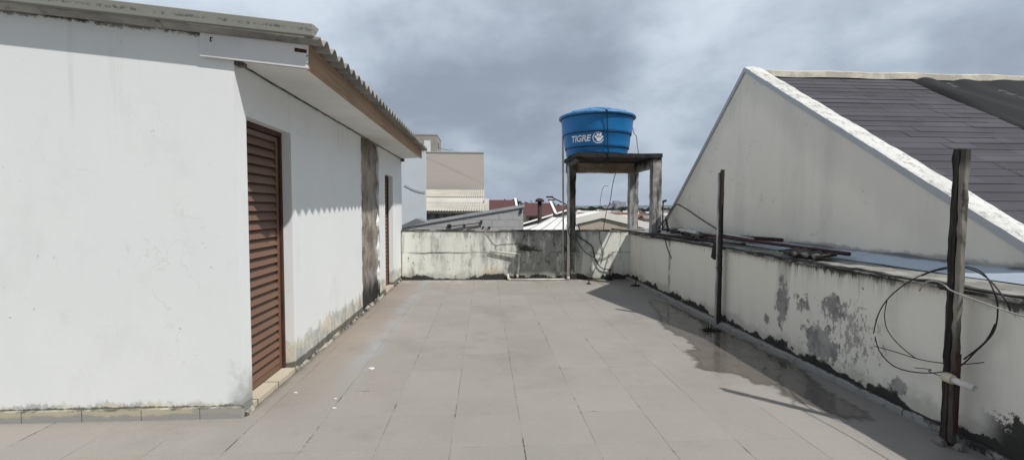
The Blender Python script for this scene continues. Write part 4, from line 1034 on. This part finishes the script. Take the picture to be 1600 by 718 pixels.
# ------------------------------------------------------------------ neighbours beyond the far parapet
B = thing('apartment_block', (-3.5, 30, GZ), 'tall beige windowless block with a stair tower on its roof', 'building')
MB().box(-7.0, -.08, 30, 40, GZ, 5.13).build('wall', 'beige', B)
MB().box(-7.03, -.05, 29.96, 30.25, 5.132, 5.19).build('coping', 'coping_grey', B)
tw = MB().box(-4.8, -3.16, 30.6, 33.5, 5.135, 6.34).build('stair_tower', 'tower_grey', B)
MB().box(-4.83, -3.13, 30.57, 33.53, 6.342, 6.42).build('tower_coping', 'coping_grey', tw)
MB().box(-3.99, -3.57, 30.575, 30.595, 5.20, 5.98).build('window', 'pane_white', tw)
MB().box(-3.155, -3.14, 31.3, 31.9, 5.6, 5.95).build('window', 'window_dark', tw)
cable([(-3.1, 30.6, 5.5), (-2.8, 30.4, 5.42), (-2.3, 30.2, 5.30), (-2.1, 30.1, 5.40)], .012, 'antenna_wire', 'cable_black', 'thin bent wire beside the stair tower on the beige block', 'wire')

B = thing('house', (-3, 16, GZ), 'tall pale blue white wall rising just behind the eave', 'house')
MB().box(-6.5, -2.045, 16, 16.2, GZ, 3.46).build('wall', 'blue_white_wall', B)
cable([(-2.75, 15.97, 2.35), (-2.5, 15.97, 2.22), (-2.25, 15.97, 2.13), (-2.05, 15.97, 2.10)], .012, 'cable', 'wire_pale', 'pale cable sagging across the blue white wall', 'cable')

B = thing('shed', (-1.5, 24, GZ), 'shed with two tiers of pale corrugated roof before the beige block', 'shed')
MB().box(-7, .22, 26.2, 29.6, GZ, 2.05).build('wall', 'roof_white', B)
def corr(y0, z0, y1, z1, x0, x1):
    n_ = int((x1 - x0) / .13) * 6
    return MB().grid(lambda u, v: (x0 + v * (x1 - x0), y0 + u * (y1 - y0), z0 + u * (z1 - z0) + .022 * math.cos(2 * math.pi * v * (x1 - x0) / .13)), 3, n_)
corr(26.0, 2.20, 29.4, 2.72, -7, -.03).build('upper_roof', 'corr', B)
MB().box(-7, -.02, 25.9, 26.0, 1.86, 2.13).build('fascia', 'roof_white', B)
MB().box(-.02, .24, 25.6, 26.05, 1.30, 2.08).build('end_wall', 'roof_white', B)
corr(22.0, 1.42, 25.85, 1.86, -7, -.03).build('lower_roof', 'corr', B)
MB().box(-7, -.2, 22.2, 22.3, GZ, 1.30).build('front_wall', 'dark_trim', B)

B = thing('boundary_wall', (0, 13, GZ), 'grey block wall with a sloping coping and plaster patches', 'wall')
lw = MB(); y0, y1 = 13.0, 13.18
lw.hexa([(-4, y0, GZ), (1.10, y0, GZ), (1.10, y1, GZ), (-4, y1, GZ), (-4, y0, .70), (1.10, y0, 1.58), (1.10, y1, 1.58), (-4, y1, .70)])
lw.build('wall', 'block', B)
MB().hexa([(-4, y0 - .04, .71), (1.13, y0 - .04, 1.585), (1.13, y1 + .04, 1.585), (-4, y1 + .04, .71), (-4, y0 - .04, .79), (1.13, y0 - .04, 1.665), (1.13, y1 + .04, 1.665), (-4, y1 + .04, .79)]).build('coping', 'coping_grey', B)
hk = MB()
for x, z, w_, h_ in ((-1.05, 1.00, .10, .09), (-1.04, .86, .10, .05), (-.60, 1.02, .05, .06), (-.12, 1.12, .05, .09), (-.06, 1.0, .04, .04), (.10, .98, .06, .05), (1.00, 1.43, .06, .10)):
    MB().box(x, x + w_, y0 - .05, y0 - .002, z, z + h_).build('bracket', 'flue_black', B)
MB().tube([(-1.0, y0 - .05, 1.03), (-.1, y0 - .05, 1.14)], .014, 6).build('conduit', 'flue_black', B)
MB().tube([(-.9, y0 - .05, .88), (-.1, y0 - .05, 1.02)], .014, 6).build('conduit', 'flue_black', B)

B = thing('canopy', (-1.7, 12, 0), 'small grey tin canopy on a white post behind the parapet', 'canopy')
MB().hexa([(-2.3, 11.6, .98), (-1.47, 11.6, 1.19), (-1.47, 12.4, 1.19), (-2.3, 12.4, .98), (-2.28, 11.6, 1.02), (-1.72, 11.6, 1.285), (-1.72, 12.4, 1.285), (-2.28, 12.4, 1.02)]).build('roof', 'lamp_steel', B)
MB().box(-1.86, -1.78, 11.7, 11.78, GZ, 1.18).build('post', 'roof_white', B)
MB().box(-2.3, -1.5, 12.3, 12.4, .2, .97).build('back_panel', 'dark_trim', B)

B = thing('warehouse', (5.2, 20, GZ), 'low warehouse with a broad white gable band and stained cream wall', 'warehouse')
wh = MB(); y0, y1 = 20.0, 22.2
wh.face([(.5, y0, GZ), (9.5, y0, GZ), (9.5, y0, .2), (5.2, y0, 1.18), (.5, y0, .12)])
wh.face([(9.5, y0, GZ), (9.5, y1, GZ), (9.5, y1, .2), (9.5, y0, .2)]).face([(.5, y0, GZ), (.5, y1, GZ), (.5, y1, .1), (.5, y0, .12)])
wh.build('wall', 'gable_far', B)
bd = MB()
def ridge_z(x): return 1.43 - abs(x - 5.2) * .235
for a, b in ((.4, 5.2), (5.2, 9.6)):
    bd.hexa([(a, y0 - .08, ridge_z(a) - .29), (b, y0 - .08, ridge_z(b) - .29), (b, y0 + .1, ridge_z(b) - .29), (a, y0 + .1, ridge_z(a) - .29), (a, y0 - .08, ridge_z(a)), (b, y0 - .08, ridge_z(b)), (b, y0 + .1, ridge_z(b)), (a, y0 + .1, ridge_z(a))])
bd.build('gable_band', 'roof_white', B)
rw = MB()
for a, b in ((.4, 5.2), (5.2, 9.6)): rw.face([(a, y0 + .1, ridge_z(a) - .02), (b, y0 + .1, ridge_z(b) - .02), (b, y1, ridge_z(b) - .02), (a, y1, ridge_z(a) - .02)])
rw.build('roof', 'roof_white', B)

B = thing('shed', (2.2, 15, GZ), 'white ribbed shed roof rising behind the far parapet left of the stand leg', 'shed')
sr = MB(); A_, B_, C_, D_ = (1.25, 14.3, .80), (2.95, 14.3, .80), (3.4, 17.0, 1.16), (2.55, 17.0, 1.22)
sr.face([A_, B_, C_, D_]); sr.build('roof', 'roof_white', B)
for k in range(5):
    p = Vector(A_).lerp(Vector(B_), k / 4) + Vector((0, 0, .015)); q = Vector(D_).lerp(Vector(C_), k / 4) + Vector((0, 0, .015)); MB().tube([p, q], .022, 6).build('rib', 'coping_grey', B)
MB().box(1.25, 2.95, 14.32, 14.5, GZ, .79).build('wall', 'gable_far', B)
B = thing('shed', (3, 24, GZ), 'long narrow white roof with a dark gutter below the red houses', 'shed')
MB().hexa([(1.9, 24, .20), (4.9, 24, .95), (4.9, 26, .95), (1.9, 26, .20), (1.9, 24, .60), (4.9, 24, 1.52), (4.9, 26, 1.55), (1.9, 26, .63)]).build('roof', 'roof_white', B)
MB().tube([(1.9, 23.95, .62), (4.9, 23.95, 1.54)], .05, 6).build('gutter', 'flue_black', B)
MB().box(2.0, 4.8, 24.1, 25.9, GZ, .2).build('wall', 'gable_far', B)

t = thing('flue', (2.17, 18, 0), 'tall black flue pipe with a wide cap beyond the parapet', 'chimney')
MB().tube([(2.17, 18, -2), (2.17, 18, 1.84)], .085, 10).build('pipe', 'flue_black', t)
MB().lathe([(0, .16), (.12, .13), (.18, .06), (.18, .0), (.0, .0)], (2.17, 18, 1.80), 14).build('cap', 'flue_black', t)
t = thing('flue', (2.76, 18, 0), 'short thin black flue pipe on the white roofs', 'chimney')
MB().tube([(2.76, 18, -2), (2.76, 18, 1.36)], .055, 8).build('pipe', 'flue_black', t)

# red roofed terrace houses
def red_house(x0, x1, y, ze_, zr, lab, firewall):
    b = thing('terrace_house', ((x0 + x1) / 2, y, GZ), lab, 'house', 'red roofed terrace houses')
    MB().box(x0, x1, y, y + 9, GZ, ze_ - .05).build('wall', 'terrace_beige', b)
    MB().face([(x0 - .15, y - .6, ze_ - .25), (x1 + .05, y - .6, ze_ - .25), (x1 + .05, y + 4.5, zr), (x0 - .15, y + 4.5, zr)]).face([(x0 - .15, y + 9.6, ze_ - .25), (x1 + .05, y + 9.6, ze_ - .25), (x1 + .05, y + 4.5, zr), (x0 - .15, y + 4.5, zr)]).build('roof', 'redroof', b)
    for k in range(2):
        wx = x0 + (x1 - x0) * (.12 + .5 * k)
        f = MB().box(wx, wx + 1.1, y - .04, y - .002, ze_ - 1.7, ze_ - .5).build('window', 'window_dark', b)
    if firewall:
        MB().hexa([(x1, y - .9, ze_ - .6), (x1 + .3, y - .9, ze_ - .6), (x1 + .3, y + 4.8, zr - .5), (x1, y + 4.8, zr - .5), (x1, y - .9, ze_ - .1), (x1 + .3, y - .9, ze_ - .1), (x1 + .3, y + 4.8, zr + .3), (x1, y + 4.8, zr + .3)]).build('party_wall', 'roof_white', b)
red_house(-3.0, 4.3, 62, 1.2, 2.75, 'red roofed terrace house seen just above the sloping block wall', True)
red_house(5.2, 8.9, 58, .85, 2.30, 'red roofed terrace house with dark windows behind the flue', True)
red_house(9.4, 12.6, 66, .7, 2.05, 'red roofed terrace house beside the black stand leg', True)
red_house(10.4, 14.2, 80, .2, 1.75, 'red roofed terrace house half hidden by the stand leg', True)
b = thing('garage', (7, 50, GZ), 'low dark red lean roof in front of the terrace houses', 'house')
MB().face([(3.9, 46, -1.0), (11.5, 46, .35), (11.8, 50, .95), (4.2, 50, -.2)]).build('roof', 'redroof', b); MB().box(4.2, 11.4, 46.3, 50, GZ, -1.05).build('wall', 'terrace_beige', b)

# street lamps
t = thing('street_lamp', (15.3, 60, GZ), 'thin street lamp with a curved arm seen through the tank stand', 'street lamp')
MB().tube(smooth_path([(15.25, 60, GZ), (15.3, 60, 1.6), (15.5, 60, 3.6), (15.72, 60, 4.4), (15.95, 60, 4.55)], 6), .04, 6).build('pole', 'lamp_steel', t)
MB().box(15.9, 16.4, 59.9, 60.1, 4.52, 4.59).build('lamp_head', 'lamp_steel', t)
t = thing('street_lamp', (7.6, 40, GZ), 'dark street lamp arm slanting up left of the stand leg', 'street lamp')
MB().tube([(7.6, 40, GZ), (7.6, 40, 1.6), (7.2, 40, 1.9), (5.9, 40, 2.52)], .06, 6).build('pole', 'flue_black', t)
MB().box(5.4, 6.0, 39.9, 40.1, 2.48, 2.62).build('lamp_head', 'flue_black', t); MB().box(5.55, 6.15, 39.9, 40.1, 2.22, 2.33).build('lamp_head', 'flue_black', t)

# ------------------------------------------------------------------ the town to the horizon
rng = random.Random(42)
def city_house(x, y, w_, d_, h_, rot, wm, rm, kind, lab, grp):
    mb = MB(); z0 = GZ; c, s_ = math.cos(rot), math.sin(rot)
    def T(a, b, z): return (x + a * c - b * s_, y + a * s_ + b * c, z)
    hw, hd = w_ / 2, d_ / 2; zt2 = z0 + h_
    mb.hexa([T(-hw, -hd, z0), T(hw, -hd, z0), T(hw, hd, z0), T(-hw, hd, z0), T(-hw, -hd, zt2), T(hw, -hd, zt2), T(hw, hd, zt2), T(-hw, hd, zt2)])
    mb.cur = 1
    if kind == 'gable':
        e = .4; r = zt2 + w_ * .22
        mb.face([T(-hw - e, -hd - e, zt2 - .1), T(hw + e, -hd - e, zt2 - .1), T(hw + e, 0, r), T(-hw - e, 0, r)]); mb.face([T(-hw - e, hd + e, zt2 - .1), T(hw + e, hd + e, zt2 - .1), T(hw + e, 0, r), T(-hw - e, 0, r)])
        mb.cur = 0; mb.face([T(-hw, -hd, zt2), T(-hw, hd, zt2), T(-hw, 0, r - .1)]); mb.face([T(hw, -hd, zt2), T(hw, hd, zt2), T(hw, 0, r - .1)])
    else:
        mb.hexa([T(-hw - .2, -hd - .2, zt2 + .004), T(hw + .2, -hd - .2, zt2 + .004), T(hw + .2, hd + .2, zt2 + .004), T(-hw - .2, hd + .2, zt2 + .004), T(-hw - .2, -hd - .2, zt2 + .35), T(hw + .2, -hd - .2, zt2 + .35), T(hw + .2, hd + .2, zt2 + .35), T(-hw - .2, hd + .2, zt2 + .35)])
    mb.cur = 2
    nw = max(1, int(w_ / 3.2))
    for fl in range(max(1, int(h_ / 3.0))):
        for k in range(nw):
            a = -hw + w_ * (k + .5) / nw; zb = z0 + 1.0 + fl * 3.0
            mb.face([T(a - .6, -hd - .03, zb), T(a + .6, -hd - .03, zb), T(a + .6, -hd - .03, zb + 1.2), T(a - .6, -hd - .03, zb + 1.2)])
    o = mb.build('town_house' if h_ < 14 else 'tower_block', ['city_' + wm, 'cityroof_' + rm, 'window_dark']); tag(o, lab, 'house' if h_ < 14 else 'tower', grp)
words_ = dict(red='red', brown='brown', grey='grey', pale='pale', slate='slate')
def px_dir(px): return math.tan(math.atan((px - 800) / 713.35) + .0597)
for i in range(215):
    px = rng.uniform(885, 1048); y = 120 + 620 * rng.random() ** 1.35
    x = px_dir(px) * y + rng.uniform(-2, 2)
    rm = rng.choice(['red', 'brown', 'grey', 'pale', 'pale', 'grey', 'slate']); wm = rng.choice(['white', 'white', 'cream', 'grey', 'ochre', 'pink', 'blue'])
    kind = rng.choice(['gable', 'gable', 'flat'])
    h_ = rng.choice([3.2, 3.4, 4.0, 5.8, 6.2]) * (1.0 if y > 130 else .85)
    city_house(x, y, rng.uniform(5.5, 10), rng.uniform(6, 9), h_, rng.uniform(-.5, .5), wm, rm, kind,
               'small distant house with %s walls and %s %s roof in the town' % (wm, rm, 'pitched' if kind == 'gable' else 'flat'), 'distant %s walled houses with %s %s roof' % (wm, rm, kind))
for i in range(40):
    px = rng.uniform(760, 900); y = 110 + 500 * rng.random() ** 1.4
    city_house(px_dir(px) * y, y, rng.uniform(8, 13), 9, rng.choice([4, 5, 6.2]), rng.uniform(-.4, .4), 'cream', 'brown', 'gable', 'distant cream house with a brown pitched roof behind the red terraces', 'distant cream houses behind the red terraces')
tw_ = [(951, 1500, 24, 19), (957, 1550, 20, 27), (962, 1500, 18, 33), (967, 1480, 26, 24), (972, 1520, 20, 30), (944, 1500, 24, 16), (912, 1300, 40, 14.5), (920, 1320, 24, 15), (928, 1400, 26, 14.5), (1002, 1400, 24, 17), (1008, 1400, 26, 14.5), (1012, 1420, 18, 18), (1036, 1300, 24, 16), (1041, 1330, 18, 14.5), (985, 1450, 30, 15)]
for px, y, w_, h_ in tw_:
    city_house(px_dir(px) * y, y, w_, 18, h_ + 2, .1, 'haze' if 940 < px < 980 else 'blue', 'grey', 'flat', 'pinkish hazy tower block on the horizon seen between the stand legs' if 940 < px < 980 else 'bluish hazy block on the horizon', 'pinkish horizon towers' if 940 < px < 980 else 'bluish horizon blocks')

def tree(x, y, zb, h_, w_, lab, grp, seed, leaf, nl=240):
    rg = random.Random(seed)
    t = thing('tree', (x, y, zb), lab, 'tree', grp)
    MB().tube([(x, y, zb), (x + w_ * .03, y, zb + h_ * .3), (x - w_ * .02, y, zb + h_ * .62)], w_ * .05, 6, w_ * .02).build('trunk', 'trunk_brown', t)
    cr = MB(); cl = [(rg.uniform(-.34, .34) * w_, rg.uniform(-.34, .34) * w_, h_ * rg.uniform(.42, .86), w_ * rg.uniform(.14, .26)) for _ in range(11)]
    for k in range(nl):
        a, b, c, r = rg.choice(cl); d = Vector((rg.gauss(0, 1), rg.gauss(0, 1), rg.gauss(0, .8))).normalized() * r * rg.uniform(.55, 1.05)
        p = Vector((x + a, y + b, zb + c)) + d; s_ = w_ * rg.uniform(.035, .075)
        u = Vector((rg.gauss(0, 1), rg.gauss(0, 1), rg.gauss(0, 1))).normalized(); v = u.cross(Vector((rg.gauss(0, 1), rg.gauss(0, 1), rg.gauss(0, 1)))).normalized()
        cr.face([p - u * s_, p + v * s_ * .7, p + u * s_, p - v * s_ * .7])
    cr.build('crown', leaf, t)
# a wooded rise behind the red roofs, then trees all through the town
for i, px in enumerate([768, 774, 781, 788, 793, 799, 806, 813, 819, 826, 832, 838, 868, 874]):
    y = rng.uniform(105, 150); x = px_dir(px) * y; top = [309.5, 310, 309, 306, 305.5, 307.5, 308.5, 305, 308, 309, 308.5, 310.5, 309, 311][i]
    zt2 = 1.55 + (321 - top) / 713 * y; h_ = zt2 - GZ
    tree(x, y, GZ, h_, h_ * .62, 'dark green tree topping the red roofs of the terrace houses', 'trees behind the red roofs', 100 + i, 'far_leaf_dark', 420)
for i in range(75):
    px = rng.uniform(886, 1048); y = 105 + 700 * rng.random() ** 1.3; h_ = rng.uniform(4.0, 7.5)
    tree(px_dir(px) * y, y, GZ, h_, h_ * rng.uniform(.8, 1.3), 'small dark tree among the roofs of the distant town', 'trees in the distant town', 300 + i, rng.choice(['far_leaf_dark', 'far_leaf_mid']), 130)
def wood(u, v):
    return None
ws = MB(); rg = random.Random(77)
for k in range(5200):
    y = rg.uniform(900, 1250); px = rg.uniform(740, 1052); x = px_dir(px) * y
    p = Vector((x, y, GZ + 2 + (8.5 + 2.2 * math.sin(px * .13) + 1.5 * math.sin(px * .41)) * rg.random() ** .6)); s_ = rg.uniform(1.6, 3.6)
    u = Vector((rg.gauss(0, 1), rg.gauss(0, 1), rg.gauss(0, .6))).normalized(); v = u.cross(Vector((rg.gauss(0, 1), rg.gauss(0, 1), rg.gauss(0, 1)))).normalized()
    ws.face([p - u * s_, p + v * s_, p + u * s_, p - v * s_])
tag(ws.build('distant_wood', 'far_leaf_dark'), 'dark band of far-off woodland along the horizon', 'woodland', kind='stuff')

# ------------------------------------------------------------------ sky, sun, camera
SUN = Vector((.52, -.50, 1.0)).normalized()
elev = math.asin(SUN.z); azi = math.atan2(SUN.x, SUN.y)
w = bpy.data.worlds.new('World'); sc.world = w; w.use_nodes = True
nt = w.node_tree; nt.nodes.clear()
class WN(NT):
    def __init__(s):
        s.nt = nt
        tc = nt.nodes.new('ShaderNodeTexCoord'); s.pos = tc.outputs['Generated']
        sp = nt.nodes.new('ShaderNodeSeparateXYZ'); nt.links.new(s.pos, sp.inputs[0])
        s.x, s.y, s.z = (V(nt, sp.outputs[i]) for i in range(3))
n = WN()
sky = nt.nodes.new('ShaderNodeTexSky'); sky.sky_type = 'NISHITA'; sky.sun_disc = False
sky.sun_elevation = elev; sky.sun_rotation = azi; sky.air_density = 1.2; sky.dust_density = 2.0
zc = n.z.mx(0.0) + .42
cu, cv = n.x / zc, n.y / zc
cv3 = n.vec(cu, cv, 0.0)
f1 = n.noise(1.7, 8, .50, cv3, .25, off=(3.1, 1.7, 0)); f2 = n.noise(4.5, 7, .55, cv3, .3, off=(8, 2, 0)); f3 = n.noise(.9, 3, .5, cv3, .2, off=(1, 6, 0))
dens = f1 * .66 + f2 * .26 + f3 * .26 - n.smooth(n.blob(n.x, -.46, .34, n.z, .40, .34), .0, .8) * .085 - n.smooth(n.blob(n.x, .60, .30, n.z, .42, .30), .0, .8) * .075 + n.smooth(n.blob(n.x, .06, .36, n.z, .27, .15), .0, .8) * .02
zen = n.smooth(n.z, .0, .55)
lo_c = n.mix(zen, (.295, .350, .425), (.395, .452, .525))
hi_c = n.mix(zen, (.40, .460, .535), (.610, .680, .755))
dk_c = n.mix(zen, (.235, .275, .345), (.255, .290, .352))
c = n.mix(n.smooth(dens, .44, .60), hi_c, lo_c)
c = n.mix(n.smooth(dens, .55, .72), c, dk_c)
c = n.mix(n.smooth(n.z, .10, .0) * .7, c, (.34, .40, .49))
cl = n.bright(c, (1.0 - n.smooth(n.z, .60, .85) * .30) * (1.0 - n.smooth(n.y, .0, -.5) * .40) * (1.0 + n.smooth(n.x, -.60, -.85) * .85) * 12.4)  # sky out of view dimmed overhead and behind, brightened left, to shape wall light
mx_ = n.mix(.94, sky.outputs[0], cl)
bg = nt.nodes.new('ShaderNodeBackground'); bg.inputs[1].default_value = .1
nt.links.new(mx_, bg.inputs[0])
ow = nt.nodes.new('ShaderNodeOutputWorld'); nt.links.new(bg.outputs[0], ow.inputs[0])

ld = bpy.data.lights.new('sun', 'SUN'); ld.energy = 3.9; ld.angle = R(.9); ld.color = (1.0, .955, .89)
lo = bpy.data.objects.new('sun', ld); col.objects.link(lo); lo.rotation_euler = SUN.to_track_quat('Z', 'Y').to_euler(); lo.location = (6, -6, 14)

cd = bpy.data.cameras.new('camera'); cam = bpy.data.objects.new('camera', cd); col.objects.link(cam); sc.camera = cam
cd.sensor_width = 36; cd.lens = 713.353 / 1600 * 36; cd.clip_start = .05; cd.clip_end = 20000
yaw, pit, rol = .0597, .0474, .0038
F = Vector((math.sin(yaw) * math.cos(pit), math.cos(yaw) * math.cos(pit), -math.sin(pit))); Rt = Vector((math.cos(yaw), -math.sin(yaw), 0)); U = Rt.cross(F)
R2 = Rt * math.cos(rol) + U * math.sin(rol); U2 = U * math.cos(rol) - Rt * math.sin(rol)
mw = Matrix((( R2.x, U2.x, -F.x, 0), (R2.y, U2.y, -F.y, 0), (R2.z, U2.z, -F.z, 1.55), (0, 0, 0, 1)))
cam.matrix_world = mw
sc.view_settings.view_transform = 'Standard'; sc.view_settings.look = 'None'; sc.view_settings.exposure = 0; sc.view_settings.gamma = 1
sc.render.engine = 'CYCLES'
try:
    sc.cycles.use_denoising = True; sc.cycles.max_bounces = 6; sc.cycles.use_adaptive_sampling = True
except Exception: pass
